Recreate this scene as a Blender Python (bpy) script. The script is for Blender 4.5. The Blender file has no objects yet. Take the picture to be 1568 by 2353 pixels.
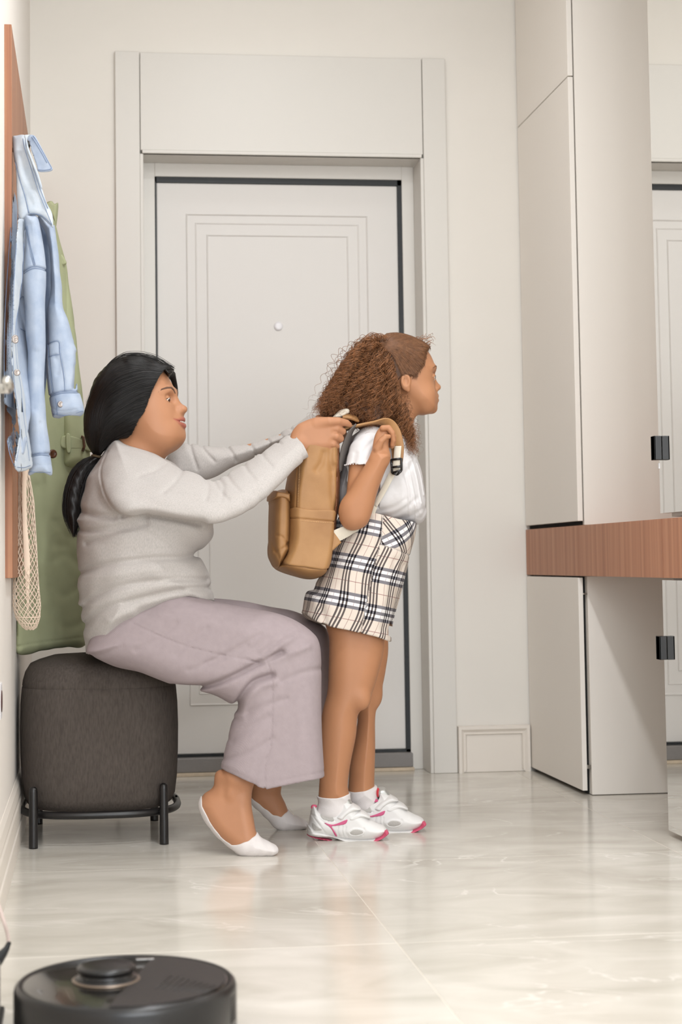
import bpy, bmesh, math, random
import numpy as np
from mathutils import Vector, Matrix
random.seed(7); RNG = np.random.default_rng(11)
C = bpy.context.scene.collection
SC = bpy.context.scene
PI = math.pi

# ---------------------------------------------------------------- camera
FPX, CXP, CYP, YAW, PITCH, ROLL, CAMH = 3796., 649., 1060.6, 6.573, 3.5025, -.6836, .76
_y, _p, _r = [math.radians(v) for v in (YAW, PITCH, ROLL)]
FW = np.array([math.sin(_y)*math.cos(_p), math.cos(_y)*math.cos(_p), math.sin(_p)])
_r0 = np.array([math.cos(_y), -math.sin(_y), 0.]); _u0 = np.cross(_r0, FW)
RT = math.cos(_r)*_r0+math.sin(_r)*_u0; UP = -math.sin(_r)*_r0+math.cos(_r)*_u0
CAM0 = np.array([0, 0, CAMH])
def P(px, py, Y):                      # the point at depth Y seen at (px, py) of the photograph
    d = FW+RT*(px-CXP)/FPX-UP*(py-CYP)/FPX
    return CAM0+d*(Y/d[1])
def PX(p):                             # world point -> photograph pixel
    d = np.asarray(p, float)-CAM0; w = d@FW
    return CXP+FPX*(d@RT)/w, CYP-FPX*(d@UP)/w
cam_d = bpy.data.cameras.new('camera'); cam = bpy.data.objects.new('camera', cam_d); C.objects.link(cam)
cam_d.sensor_fit = 'VERTICAL'; cam_d.sensor_height = 36.; cam_d.sensor_width = 24.
cam_d.lens = FPX*36/2353
cam_d.shift_x = (784-CXP)/2353; cam_d.shift_y = (CYP-1176.5)/2353
M_ = Matrix(((RT[0], UP[0], -FW[0], 0), (RT[1], UP[1], -FW[1], 0), (RT[2], UP[2], -FW[2], CAMH), (0, 0, 0, 1)))
cam.matrix_world = M_
cam_d.dof.use_dof = True; cam_d.dof.focus_distance = 4.5; cam_d.dof.aperture_fstop = 4.0
cam_d.clip_end = 60
SC.camera = cam

# ---------------------------------------------------------------- world, lamps, exposure
w = bpy.data.worlds.new('world'); SC.world = w; w.use_nodes = True
w.node_tree.nodes['Background'].inputs[0].default_value = (.935, .97, 1.01, 1)
w.node_tree.nodes['Background'].inputs[1].default_value = .72
def area(name, loc, size, power, color=(1, .95, .88), rot=(0, 0, 0), shape='DISK', size_y=None):
    l = bpy.data.lights.new(name, 'AREA'); l.shape = shape; l.size = size; l.energy = power; l.color = color
    if size_y: l.size_y = size_y
    o = bpy.data.objects.new(name, l); C.objects.link(o); o.location = loc; o.rotation_euler = rot
    return o
CEIL = 3.0
LAMPS = [(.64, 5.08), (.64, 4.1), (.64, 3.0), (.64, 1.7), (.64, .4)]
for i, (lx, ly) in enumerate(LAMPS):
    area('ceiling_lamp_light', (lx, ly, CEIL-.02), .16, (.5, 5.0, 7.6, 7.6, 7.6)[i], (.935, .96, .99))
area('open_end_fill', (1.1, -1.3, 1.6), 2.4, 40, (.935, .97, 1.01), (math.radians(82), 0, math.radians(10)), 'RECTANGLE', 1.6)  # added soft fill from the open end behind the camera
SC.view_settings.view_transform = 'Standard'; SC.view_settings.look = 'None'
SC.view_settings.exposure = 1.22; SC.view_settings.gamma = 1.0
SC.view_settings.use_curve_mapping = False

# ---------------------------------------------------------------- helpers: materials
def lin(c):
    return tuple(((v/255)/12.92 if v/255 <= .04045 else ((v/255+.055)/1.055)**2.4) for v in c)
def mat(name, rgb, rough=.6, metal=0., noise=0., nscale=40., bump=0., bscale=200., spec=.5, sss=0., stretch=(1, 1, 1), var2=None, coat=0.):
    m = bpy.data.materials.new(name); m.use_nodes = True; nt = m.node_tree
    b = nt.nodes['Principled BSDF']; c = lin(rgb)+(1,)
    b.inputs['Base Color'].default_value = c; b.inputs['Roughness'].default_value = rough
    b.inputs['Metallic'].default_value = metal; b.inputs['Specular IOR Level'].default_value = spec
    if coat: b.inputs['Coat Weight'].default_value = coat
    if sss:
        b.inputs['Subsurface Weight'].default_value = sss; b.inputs['Subsurface Radius'].default_value = (.012, .005, .003)
        b.inputs['Subsurface Scale'].default_value = 1.
    if noise or bump:
        tc = nt.nodes.new('ShaderNodeTexCoord'); mp = nt.nodes.new('ShaderNodeMapping'); mp.inputs['Scale'].default_value = stretch
        nt.links.new(tc.outputs['Object'], mp.inputs[0])
    if noise:
        n = nt.nodes.new('ShaderNodeTexNoise'); n.inputs['Scale'].default_value = nscale; n.inputs['Detail'].default_value = 6
        nt.links.new(mp.outputs[0], n.inputs['Vector'])
        r = nt.nodes.new('ShaderNodeValToRGB'); r.color_ramp.elements[0].position = .3; r.color_ramp.elements[1].position = .7
        c2 = lin(var2)+(1,) if var2 else tuple(v*(1-noise) for v in c[:3])+(1,)
        r.color_ramp.elements[0].color = c2; r.color_ramp.elements[1].color = tuple(min(1, v*(1+noise*.5)) for v in c[:3])+(1,) if not var2 else c
        nt.links.new(n.outputs[0], r.inputs[0]); nt.links.new(r.outputs[0], b.inputs['Base Color'])
    if bump:
        n2 = nt.nodes.new('ShaderNodeTexNoise'); n2.inputs['Scale'].default_value = bscale; n2.inputs['Detail'].default_value = 4
        nt.links.new(mp.outputs[0], n2.inputs['Vector'])
        bp = nt.nodes.new('ShaderNodeBump'); bp.inputs['Strength'].default_value = bump; bp.inputs['Distance'].default_value = .002
        nt.links.new(n2.outputs[0], bp.inputs['Height']); nt.links.new(bp.outputs[0], b.inputs['Normal'])
    return m
def nd(m, t): return m.node_tree.nodes.new(t)
def lk(m, a, b): m.node_tree.links.new(a, b)
def bsdf(m): return m.node_tree.nodes['Principled BSDF']

def wood_mat(name, a, b, c, sx=34., sy=34., sz=.5):
    m = mat(name, a, .5); n = m.node_tree
    tc = nd(m, 'ShaderNodeTexCoord'); mp = nd(m, 'ShaderNodeMapping'); mp.inputs['Scale'].default_value = (sx, sy, sz)
    lk(m, tc.outputs['Object'], mp.inputs[0])
    no = nd(m, 'ShaderNodeTexNoise'); no.inputs['Scale'].default_value = 1.; no.inputs['Detail'].default_value = 7; no.inputs['Distortion'].default_value = .25
    lk(m, mp.outputs[0], no.inputs['Vector'])
    r = nd(m, 'ShaderNodeValToRGB'); e = r.color_ramp.elements
    e[0].position = .28; e[0].color = lin(b)+(1,); e[1].position = .72; e[1].color = lin(c)+(1,)
    k = e.new(.5); k.color = lin(a)+(1,)
    lk(m, no.outputs[0], r.inputs[0]); lk(m, r.outputs[0], bsdf(m).inputs['Base Color'])
    return m
MT = {}
MT['wall'] = mat('wall_paint', (231, 226, 218), .75, noise=.02, nscale=3.)
MT['wall_left'] = mat('wall_paint_left', (234, 228, 221), .7)
MT['ceiling'] = mat('ceiling_paint', (240, 237, 231), .8)
MT['casing'] = mat('casing_lacquer', (219, 215, 208), .42)
MT['leaf'] = mat('door_lacquer', (222, 218, 213), .45)
MT['gasket'] = mat('black_gasket', (18, 22, 24), .5)
MT['threshold'] = mat('grey_threshold', (132, 128, 125), .45, noise=.05, nscale=300.)
MT['cab'] = mat('cabinet_lacquer', (240, 234, 226), .5)
MT['cab_edge'] = mat('cabinet_edge', (222, 215, 210), .5)
MT['gap_shade'] = mat('painted_gap_shade', (14, 14, 13), .9)  # near-black colour painting the shade behind the cabinet doors
MT['wood'] = wood_mat('walnut_veneer', (178, 124, 94), (158, 105, 78), (196, 144, 112))
MT['wood_edge'] = wood_mat('walnut_edge', (158, 106, 76), (128, 82, 58), (186, 142, 106), 160, 160, .8)
MT['white_plastic'] = mat('white_plastic', (236, 234, 236), .3)
MT['black_metal'] = mat('black_metal', (24, 22, 22), .35, spec=.5)
MT['chrome'] = mat('satin_chrome', (200, 198, 194), .25, 1.)
m = mat('mirror_glass', (253, 253, 251), .0, 1.); MT['mirror'] = m

# ---------------------------------------------------------------- helpers: objects
def empty(name, loc, label=None, cat=None, group=None):
    o = bpy.data.objects.new(name, None); C.objects.link(o); o.location = loc; o.empty_display_size = .05
    return tag(o, label, cat, group)
def tag(o, label=None, cat=None, group=None, kind=None):
    for k, v in (('label', label), ('category', cat), ('group', group), ('kind', kind)):
        if v: o[k] = v
    return o
def link(name, me, m, parent=None, smooth=False):
    o = bpy.data.objects.new(name, me); C.objects.link(o)
    if m is not None and not me.materials: me.materials.append(m)
    if parent is not None:
        o.parent = parent
        o.matrix_parent_inverse = Matrix.Identity(4)
        o.location = -wloc(parent)
    if smooth: me.polygons.foreach_set('use_smooth', [True]*len(me.polygons))
    return o
def wloc(o):
    v = Vector((0, 0, 0))
    while o is not None: v = v+o.location; o = o.parent
    return v
def from_bm(name, bm, m, parent=None, smooth=False):
    me = bpy.data.meshes.new(name); bm.to_mesh(me); bm.free()
    return link(name, me, m, parent, smooth)
def bm_box(bm, lo, hi, bev=0., seg=2):
    r = bmesh.ops.create_cube(bm, size=1.); vs = r['verts']
    for v in vs:
        v.co = Vector(((lo[i]+hi[i])/2+v.co[i]*(hi[i]-lo[i])) for i in range(3))
    if bev:
        es = list({e for v in vs for e in v.link_edges})
        bmesh.ops.bevel(bm, geom=es, offset=bev, segments=seg, affect='EDGES', profile=.5)
def box(name, lo, hi, m, parent=None, bev=0., seg=2):
    bm = bmesh.new(); bm_box(bm, lo, hi, bev, seg); return from_bm(name, bm, m, parent, False)
def struct(o): o['kind'] = 'structure'; return o
def catmull(pts, n=10, closed=False):
    p = np.asarray(pts, float); N = len(p); out = []
    rng = range(N) if closed else range(N-1)
    for i in rng:
        if closed: a, b, c, d = p[(i-1) % N], p[i], p[(i+1) % N], p[(i+2) % N]
        else: a, b, c, d = p[max(i-1, 0)], p[i], p[i+1], p[min(i+2, N-1)]
        t = np.linspace(0, 1, n, endpoint=False)[:, None]
        out.append(.5*((2*b)+(-a+c)*t+(2*a-5*b+4*c-d)*t*t+(-a+3*b-3*c+d)*t**3))
    if not closed: out.append(p[-1:])
    return np.concatenate(out)
def tube(bm, pts, rad, sides=8, cap=True):
    pts = [Vector(p) for p in pts]; n = len(pts)
    rad = [rad]*n if np.isscalar(rad) else list(rad)
    t0 = (pts[1]-pts[0]).normalized(); up = Vector((0, 0, 1)) if abs(t0.z) < .9 else Vector((1, 0, 0))
    u = t0.cross(up).normalized(); rings = []
    for i in range(n):
        t = (pts[min(i+1, n-1)]-pts[max(i-1, 0)]).normalized()
        u = (u-t*u.dot(t)).normalized(); v = t.cross(u)
        rings.append([bm.verts.new(pts[i]+(u*math.cos(a)+v*math.sin(a))*rad[i]) for a in [2*PI*k/sides for k in range(sides)]])
    for i in range(n-1):
        for k in range(sides):
            bm.faces.new((rings[i][k], rings[i][(k+1) % sides], rings[i+1][(k+1) % sides], rings[i+1][k]))
    if cap:
        bm.faces.new(rings[0][::-1]); bm.faces.new(rings[-1])
def tube_obj(name, pts, rad, m, parent=None, sides=10):
    bm = bmesh.new(); tube(bm, pts, rad, sides); return from_bm(name, bm, m, parent, True)
def lathe(bm, prof, c, n=48):
    rings = []
    for r, z in prof:
        rings.append([bm.verts.new((c[0]+r*math.cos(2*PI*k/n), c[1]+r*math.sin(2*PI*k/n), c[2]+z)) for k in range(n)])
    for i in range(len(prof)-1):
        for k in range(n):
            bm.faces.new((rings[i][k], rings[i][(k+1) % n], rings[i+1][(k+1) % n], rings[i+1][k]))
    bm.faces.new(rings[0][::-1]); bm.faces.new(rings[-1])
# ================================================================ the room
XL, XR, YD, YL = -.215, 1.568, 5.868, 6.02       # left wall, wardrobe fronts, casing face, door leaf
YW = YD+.02
YB = -1.5; XW = 2.17                                     # open end behind the camera, wall behind the wardrobe
def marble():
    m = mat('floor_marble', (214, 206, 193), .16, spec=.45)
    tc = nd(m, 'ShaderNodeTexCoord'); oi = nd(m, 'ShaderNodeObjectInfo')
    ad = nd(m, 'ShaderNodeVectorMath'); ad.operation = 'MULTIPLY_ADD'
    ad.inputs[1].default_value = (1, 1, 1)
    cr = nd(m, 'ShaderNodeVectorMath'); cr.operation = 'SCALE'; cr.inputs[3].default_value = 37.
    cb = nd(m, 'ShaderNodeCombineXYZ')
    for i in range(3): lk(m, oi.outputs['Random'], cb.inputs[i])
    lk(m, cb.outputs[0], cr.inputs[0]); lk(m, tc.outputs['Object'], ad.inputs[0]); lk(m, cr.outputs[0], ad.inputs[2])
    mp = nd(m, 'ShaderNodeMapping'); mp.inputs['Scale'].default_value = (1.1, 2.4, 1); mp.inputs['Rotation'].default_value = (0, 0, .25)
    lk(m, ad.outputs[0], mp.inputs[0])
    n1 = nd(m, 'ShaderNodeTexNoise'); n1.inputs['Scale'].default_value = 2.4; n1.inputs['Detail'].default_value = 9; n1.inputs['Distortion'].default_value = 1.1
    lk(m, mp.outputs[0], n1.inputs['Vector'])
    r1 = nd(m, 'ShaderNodeValToRGB'); e = r1.color_ramp.elements
    e[0].position = .3; e[0].color = lin((196, 190, 179))+(1,); e[1].position = .7; e[1].color = lin((222, 217, 208))+(1,)
    lk(m, n1.outputs[0], r1.inputs[0])
    n2 = nd(m, 'ShaderNodeTexNoise'); n2.inputs['Scale'].default_value = 1.5; n2.inputs['Detail'].default_value = 5; n2.inputs['Distortion'].default_value = 1.6
    lk(m, mp.outputs[0], n2.inputs['Vector'])
    ma = nd(m, 'ShaderNodeMath'); ma.operation = 'SUBTRACT'; ma.inputs[1].default_value = .5; lk(m, n2.outputs[0], ma.inputs[0])
    mb = nd(m, 'ShaderNodeMath'); mb.operation = 'ABSOLUTE'; lk(m, ma.outputs[0], mb.inputs[0])
    r2 = nd(m, 'ShaderNodeValToRGB'); e = r2.color_ramp.elements
    e[0].position = 0; e[0].color = (.75, .75, .75, 1); e[1].position = .014; e[1].color = (0, 0, 0, 1)
    lk(m, mb.outputs[0], r2.inputs[0])
    n3 = nd(m, 'ShaderNodeTexNoise'); n3.inputs['Scale'].default_value = 2.1; n3.inputs['Detail'].default_value = 2; lk(m, mp.outputs[0], n3.inputs['Vector'])
    r3 = nd(m, 'ShaderNodeValToRGB'); r3.color_ramp.elements[0].position = .48; r3.color_ramp.elements[1].position = .62
    lk(m, n3.outputs[0], r3.inputs[0])
    mu = nd(m, 'ShaderNodeMath'); mu.operation = 'MULTIPLY'; lk(m, r2.outputs[0], mu.inputs[0]); lk(m, r3.outputs[0], mu.inputs[1])
    mx = nd(m, 'ShaderNodeMix'); mx.data_type = 'RGBA'; lk(m, mu.outputs[0], mx.inputs[0]); lk(m, r1.outputs[0], mx.inputs[6])
    mx.inputs[7].default_value = lin((238, 234, 227))+(1,)
    lk(m, mx.outputs[2], bsdf(m).inputs['Base Color'])
    return m
MT['marble'] = marble(); MT['grout'] = mat('floor_grout', (222, 215, 203), .6)
floor = struct(box('floor', (XL-.1, YB, -.05), (XW+.1, YL+.3, -.00045), MT['grout']))
xs = [-.3, .6, 1.5, 2.3]; ys = [-1.5, -.3, .6, 1.5, 2.4, 3.3, 4.2, 5.1, 6.2]
g = .0008
for i in range(3):
    for j in range(len(ys)-1):
        dz = RNG.uniform(-.0002, 0)
        bm = bmesh.new(); x0, x1, y0, y1 = max(xs[i], XL-.08)+g, xs[i+1]-g, ys[j]+g, ys[j+1]-g
        cx_, cy_ = (x0+x1)/2, (y0+y1)/2
        bm_box(bm, (x0-cx_, y0-cy_, -.0009), (x1-cx_, y1-cy_, 0), .0003, 1)
        t = from_bm('floor_tile', bm, MT['marble'], floor); t.location += Vector((cx_, cy_, dz))
struct(box('ceiling', (XL-.1, YB, CEIL), (XW+.1, YL+.3, CEIL+.1), MT['ceiling']))
struct(box('wall_left', (XL-.12, 1.6, 0), (XL, YL+.3, CEIL), MT['wall_left']))
struct(box('wall_right', (XW, YB, 0), (XW+.12, YL+.3, CEIL), MT['wall']))
# door wall: three pieces of one structure around the opening
xa, xb, xc, xd, z1, z2 = .087, 1.297, 1.199, .187, 2.605, 2.233
bm = bmesh.new()
bm_box(bm, (XL-.1, YW, 0), (xa+.03, YW+.3, CEIL)); bm_box(bm, (xb-.03, YW, 0), (XW+.1, YW+.3, CEIL)); bm_box(bm, (xa+.03, YW, z2+.02), (xb-.03, YW+.3, CEIL))
struct(from_bm('wall_back', bm, MT['wall']))
# casing
cas = struct(empty('trim_1', (xa, YD, 0)))
for s, x0, x1 in ((1, xa, xd-.012), (-1, xc+.012, xb)):
    box('casing_board', (x0, YD, 0), (x1, YW+.004, z1), MT['casing'], cas, .003)
    xi0, xi1 = (x1, xd) if s > 0 else (xc, x0)
    box('casing_bead', (xi0, YD+.004, 0), (xi1, YL+.1, z2), MT['casing'], cas, .002)
box('lintel_panel', (xd-.010, YD+.002, z2+.012), (xc+.010, YW+.004, z1-.002), MT['casing'], cas, .003)
box('lintel_lip', (xd-.004, YD-.004, z2), (xc+.004, YW, z2+.012), MT['casing'], cas, .002)
box('reveal_head', (xd, YD+.006, z2), (xc, YL+.1, z2+.02), MT['casing'], cas)
# door
lT = P(640, 411, YL)[2]; lB = P(700, 1733, YL)[2]; lL = P(356, 500, YL)[0]; lR = P(943, 1700, YL)[0]
d1 = struct(empty('door_1', ((lL+lR)/2, YL, 0)))
fy = YL-.012
bm = bmesh.new()
bm_box(bm, (xd, fy, 0), (lL, YL+.1, z2), .002); bm_box(bm, (lR, fy, 0), (xc, YL+.1, z2), .002); bm_box(bm, (lL, fy, lT), (lR, YL+.1, z2), .002)
from_bm('door_frame', bm, MT['casing'], d1)
bm = bmesh.new()
for lo, hi in (((lL, fy+.004, lB), (lL+.006, YL+.03, lT)), ((lR-.016, fy+.004, lB), (lR, YL+.03, lT)), ((lL, fy+.004, lT-.021), (lR, YL+.03, lT)), ((lL, fy+.004, lB), (lR, YL+.03, lB+.010))):
    bm_box(bm, lo, hi)
from_bm('rubber_gasket', bm, MT['gasket'], d1)
box('door_leaf', (lL+.006, YL-.002, lB+.010), (lR-.016, YL+.06, lT-.021), MT['leaf'], d1, .004)
def zy(y): return P(640, y, YL)[2]
def mold(name, x0, x1, z0, z1_, wd, dp):
    bm = bmesh.new()
    a = [(x0, z0), (x1, z0), (x1, z1_), (x0, z1_)]; sec = [(0, 0), (wd*.3, dp), (wd*.7, dp*.8), (wd, 0)]
    rings = []
    for off, d in sec:
        rings.append([bm.verts.new((x+(off if x == x0 else -off), YL-.002-d, z+(off if z == z0 else -off))) for x, z in a])
    for i in range(3):
        for k in range(4): bm.faces.new((rings[i][k], rings[i][(k+1) % 4], rings[i+1][(k+1) % 4], rings[i+1][k]))
    return from_bm(name, bm, MT['leaf'], d1)
mx = lambda px: P(px, 600, YL)[0]
mold('panel_moulding', mx(428), mx(846), zy(1617), zy(494), .006, .005)
mold('panel_moulding', mx(449), mx(826), zy(1592), zy(514), .006, .003)
mold('panel_moulding', mx(475), mx(801), zy(1560), zy(541), .006, .004)
bm = bmesh.new(); lathe(bm, [(.0165, 0), (.0165, .003), (.013, .007), (.008, .008)], (0, 0, 0), 32)
pk = from_bm('peephole', bm, MT['white_plastic'], d1, True); pk.rotation_euler = (PI/2, 0, 0); pp = P(640, 750, YL-.002); pk.location = Vector(pp)-wloc(d1)
bm = bmesh.new(); bm_box(bm, (lL-.01, fy-.03, 0.012), (lR+.002, YL+.1, lB), .003); from_bm('door_threshold', bm, MT['threshold'], d1)
box('threshold_sill', (lL-.01, fy-.045, 0), (lR+.004, YL+.1, .012), mat('stone_sill', (205, 188, 164), .5, noise=.1, nscale=60.), d1, .002)
# baseboards
def baseboard_x(name, x0, x1, y, h=.166):
    b = struct(empty(name, (x0, y, 0)))
    bm = bmesh.new(); bm_box(bm, (x0, y-.010, 0), (x1, y+.004, h), .003); from_bm('backing_board', bm, MT['base'], b)
    # mitred picture-frame moulding on the short run
    bm = bmesh.new(); a = [(x0, -.02), (x1-.001, -.02), (x1-.001, h), (x0, h)]
    sec = [(0, .0), (0.002, .012), (.012, .012), (.022, .003), (.026, .003), (.029, .0065), (.032, .0015)]; rings = []
    for off, d in sec:
        rings.append([bm.verts.new((x+(off if x == x0 else -off), y-.010-d, z+(off if z < 0 else -off))) for x, z in a])
    for i in range(len(sec)-1):
        for k in range(1, 4): bm.faces.new((rings[i][k], rings[i][(k+1) % 4], rings[i+1][(k+1) % 4], rings[i+1][k]))
    from_bm('frame_moulding', bm, MT['base'], b)
MT['base'] = mat('baseboard_paint', (230, 222, 212), .45)
baseboard_x('baseboard_back', xb+.002, XR-.002, YW-.006)
bl = struct(empty('baseboard_left', (XL, 3.9, 0)))
prof = [(0, 0), (.016, 0), (.016, .058), (.012, .062), (.012, .066), (.015, .070), (.015, .118), (.012, .125), (.013, .135), (.009, .158), (.002, .17), (0, .17)]
bm = bmesh.new(); rr = [[bm.verts.new((XL+x, yy, z)) for x, z in prof] for yy in (1.6, YW)]
for k in range(len(prof)-1): bm.faces.new((rr[0][k], rr[1][k], rr[1][k+1], rr[0][k+1]))
from_bm('baseboard_profile', bm, MT['base'], bl)
# ---- wardrobe on the right
YE, YM = 5.227, 4.4305          # end of the far units, edge of the mirrored units
XC = XR+.0215                   # carcass front
up = empty('wardrobe_upper', (1.85, 5.55, .87), 'tall pale wardrobe unit in the corner beside the entrance door, above the walnut band', 'cabinet')
bd = box('wardrobe_body', (XC, YE, .871), (XW, YW, CEIL-.01), MT['cab'], up, .001)
box('wardrobe_door', (XR, YE+.001, .884), (XR+.017, YD+.012, 2.352), MT['cab'], up, .0012)
box('wardrobe_door', (XR, YE+.001, 2.356), (XR+.017, YD+.012, CEIL-.012), MT['cab'], up, .0012)
bm = bmesh.new(); bm_box(bm, (XR+.017, YE+.02, .872), (XC, YW, CEIL-.02)); from_bm('gap_shade_filler', bm, MT['gap_shade'], up)  # solid black filler, shade of the door gap put in as colour
lo = empty('base_cabinet', (1.85, 5.55, 0), 'low pale base cabinet in the corner under the walnut band, door slightly ajar', 'cabinet')
box('cabinet_body', (XR+.027, YE, .002), (XW, YW, .704), MT['cab'], lo, .001)
dr = box('cabinet_door', (-.016, -.64, .014), (0, 0, .700), MT['cab'], lo, .0012)
dr.location = Vector((XR+.0155, YD+.012, 0))-wloc(lo); dr.rotation_euler = (0, 0, 0)
bm = bmesh.new(); bm_box(bm, (XR+.0165, YE+.03, .004), (XR+.0265, YW, .702)); from_bm('gap_shade_filler', bm, MT['gap_shade'], lo)  # same black filler painting the shade behind the ajar door
box('cabinet_hinge', (XR+.014, YE+.004, .645), (XR+.03, YE+.03, .650), MT['chrome'], lo)
box('cabinet_hinge', (XR+.014, YE+.004, .085), (XR+.03, YE+.03, .097), MT['chrome'], lo)
bn = empty('walnut_drawer_console', (1.85, 4.8, .705), 'walnut drawer band running along the wardrobe between lower and upper cabinets', 'drawer unit')
box('console_body', (XR+.02, 3.2, .706), (XW, YW, .8685), MT['wood'], bn)
for y0, y1 in ((YE+.002, YD+.014), (YM+.001, YE+.001), (3.2, YM-.001)):
    bm = bmesh.new(); bm_box(bm, (0, y0-4.8, .7055-.78), (.0195, y1-4.8, .869-.78), .0006, 1)
    o = from_bm('drawer_front', bm, MT['wood'], bn); o.location = Vector((XR, 4.8, .78))-wloc(bn)
def mirrored(name, z0, z1_, hz0, hz1, label):
    e = empty(name, (1.85, 3.8, z0), label, 'cabinet')
    box('cabinet_body', (XR+.022, 3.2, z0+.002), (XW, YM-.02, z1_), MT['cab'], e)
    box('mirror_panel', (XR-.004, 3.2, z0+.012), (XR-.0005, YM-.0015, z1_-.004), MT['mirror'], e)
    box('door_backing', (XR, 3.2, z0+.012), (XR+.016, YM-.002, z1_-.004), MT['cab_edge'], e, .0008)
    bm = bmesh.new(); bm_box(bm, (XR-.026, YM-.028, hz0), (XR-.0045, YM-.002, hz1), .0015)
    bm_box(bm, (XR-.026, YM-.028, hz0), (XR-.021, YM+.002, hz1), .0015)
    from_bm('edge_pull', bm, MT['black_metal'], e)
    return e
mz = lambda py, px=1516: P(px, py, YM)[2]
mu_ = mirrored('mirrored_cabinet_upper', .872, CEIL-.01, mz(1058), mz(1003), 'tall mirror-fronted cabinet above the walnut band at the right edge')
ml_ = mirrored('mirrored_cabinet_lower', .004, .7035, mz(1515), mz(1461), 'low mirror-fronted cabinet under the walnut band at the right edge')
box('door_catch', (XR-.006, YM-.004, mz(1077)), (XR+.006, YM+.004, mz(1064)), MT['white_plastic'], mu_, .001)
# recessed ceiling lamps
for (lx, ly), wh in zip(LAMPS, ('nearest the entrance door', 'second from the entrance door, above the pouf', 'third from the entrance door, middle of the row', 'fourth from the entrance door, above the camera side', 'farthest from the entrance door')):
    e = empty('ceiling_downlight', (lx, ly, CEIL-.012), 'round recessed white ceiling downlight, '+wh, 'lamp', 'recessed ceiling downlights')
    bm = bmesh.new(); lathe(bm, [(.098, .011), (.098, .004), (.088, 0), (.084, .011)], (lx, ly, CEIL-.012), 32); from_bm('lamp_ring', bm, MT['white_plastic'], e, True)
# ================================================================ implicit surfaces -> one continuous mesh (surface nets on sparse blocks)
BIG = 9.
class Sdf:
    def __init__(s): s.ops = []
    def add(s, prim, k=.0, op='u'): s.ops.append((op, prim, k)); return s
    def sub(s, prim, k=.002): return s.add(prim, k, 's')
    def cut(s, prim, k=.002): return s.add(prim, k, 'i')
    def disp(s, fn): s.ops.append(('d', fn, 0)); return s
    def __call__(s, p):
        d = np.full(len(p), BIG, np.float32)
        for op, prim, k in s.ops:
            if op == 'd':
                m = np.abs(d) < .03
                if m.any(): d[m] += prim(p[m])
                continue
            if op == 'i':
                v = prim(p); h = np.maximum(k-np.abs(d-v), 0)/max(k, 1e-6); d = np.maximum(d, v)+h*h*k/4; continue
            lo, hi = prim.box; mg = .07
            m = np.all((p > lo-mg) & (p < hi+mg), axis=1)
            if not m.any(): continue
            v = prim(p[m]); a = d[m]
            if op == 'u':
                if k > 0: h = np.maximum(k-np.abs(a-v), 0)/k; d[m] = np.minimum(a, v)-h*h*k/4
                else: d[m] = np.minimum(a, v)
            else:
                v = -v
                if k > 0: h = np.maximum(k-np.abs(a-v), 0)/k; d[m] = np.maximum(a, v)+h*h*k/4
                else: d[m] = np.maximum(a, v)
        return d
    def bounds(s):
        bs = [pr.box for op, pr, k in s.ops if op == 'u']
        return np.min([b[0] for b in bs], 0)-.02, np.max([b[1] for b in bs], 0)+.02
class Chain:                            # tapered limb through joints; ys flattens or widens along the view depth
    def __init__(s, pts, rad, ys=1.):
        s.p = np.asarray(pts, float); s.r = np.asarray(rad, float)*np.ones(len(s.p)); s.ys = ys
        R = s.r.max()*max(1, ys); s.box = (s.p.min(0)-R, s.p.max(0)+R)
    def __call__(s, q):
        best = np.full(len(q), BIG); sc = np.array([1, 1/s.ys, 1])
        q = q*sc; pp = s.p*sc
        for i in range(len(pp)-1):
            a, b = pp[i], pp[i+1]; ab = b-a; t = np.clip((q-a)@ab/max(ab@ab, 1e-9), 0, 1)
            best = np.minimum(best, np.linalg.norm(q-a-t[:, None]*ab, axis=1)-(s.r[i]+t*(s.r[i+1]-s.r[i])))
        return best
class Ell:
    def __init__(s, c, r, rot=None):
        s.c = np.asarray(c, float); s.r = np.asarray(r, float); s.R = np.eye(3) if rot is None else np.array(rot)
        R = s.r.max(); s.box = (s.c-R, s.c+R)
    def __call__(s, q):
        l = (q-s.c)@s.R; k0 = np.linalg.norm(l/s.r, axis=1); k1 = np.linalg.norm(l/s.r**2, axis=1)
        return k0*(k0-1)/np.maximum(k1, 1e-6)
def poly_grid(poly, res, pad, closed=True):
    lo = poly.min(0)-pad; hi = poly.max(0)+pad; n = np.ceil((hi-lo)/res).astype(int)+1
    gx, gz = np.meshgrid(lo[0]+res*np.arange(n[0]), lo[1]+res*np.arange(n[1]), indexing='ij')
    q = np.stack([gx.ravel(), gz.ravel()], 1).astype(np.float32); d = np.full(len(q), 1e9, np.float32); ins = np.zeros(len(q), bool)
    N = len(poly)
    for i in range(N if closed else N-1):
        a, b = poly[i], poly[(i+1) % N]; e = b-a; w_ = q-a.astype(np.float32); t = np.clip((w_@e)/max(e@e, 1e-12), 0, 1)
        d = np.minimum(d, ((w_-t[:, None]*e)**2).sum(1))
        if closed and a[1] != b[1]:
            c = (a[1] > q[:, 1]) != (b[1] > q[:, 1])
            ins ^= c & (q[:, 0] < (b[0]-a[0])*(q[:, 1]-a[1])/(b[1]-a[1])+a[0])
    d = np.sqrt(d)
    if closed: d = np.where(ins, -d, d)
    return lo, res, d.reshape(n)
def samp(g, x, z):
    lo, res, a = g; fx = np.clip((x-lo[0])/res, 0, a.shape[0]-1.001); fz = np.clip((z-lo[1])/res, 0, a.shape[1]-1.001)
    i = fx.astype(int); j = fz.astype(int); u = fx-i; v = fz-j
    return a[i, j]*(1-u)*(1-v)+a[i+1, j]*u*(1-v)+a[i, j+1]*(1-u)*v+a[i+1, j+1]*u*v
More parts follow.
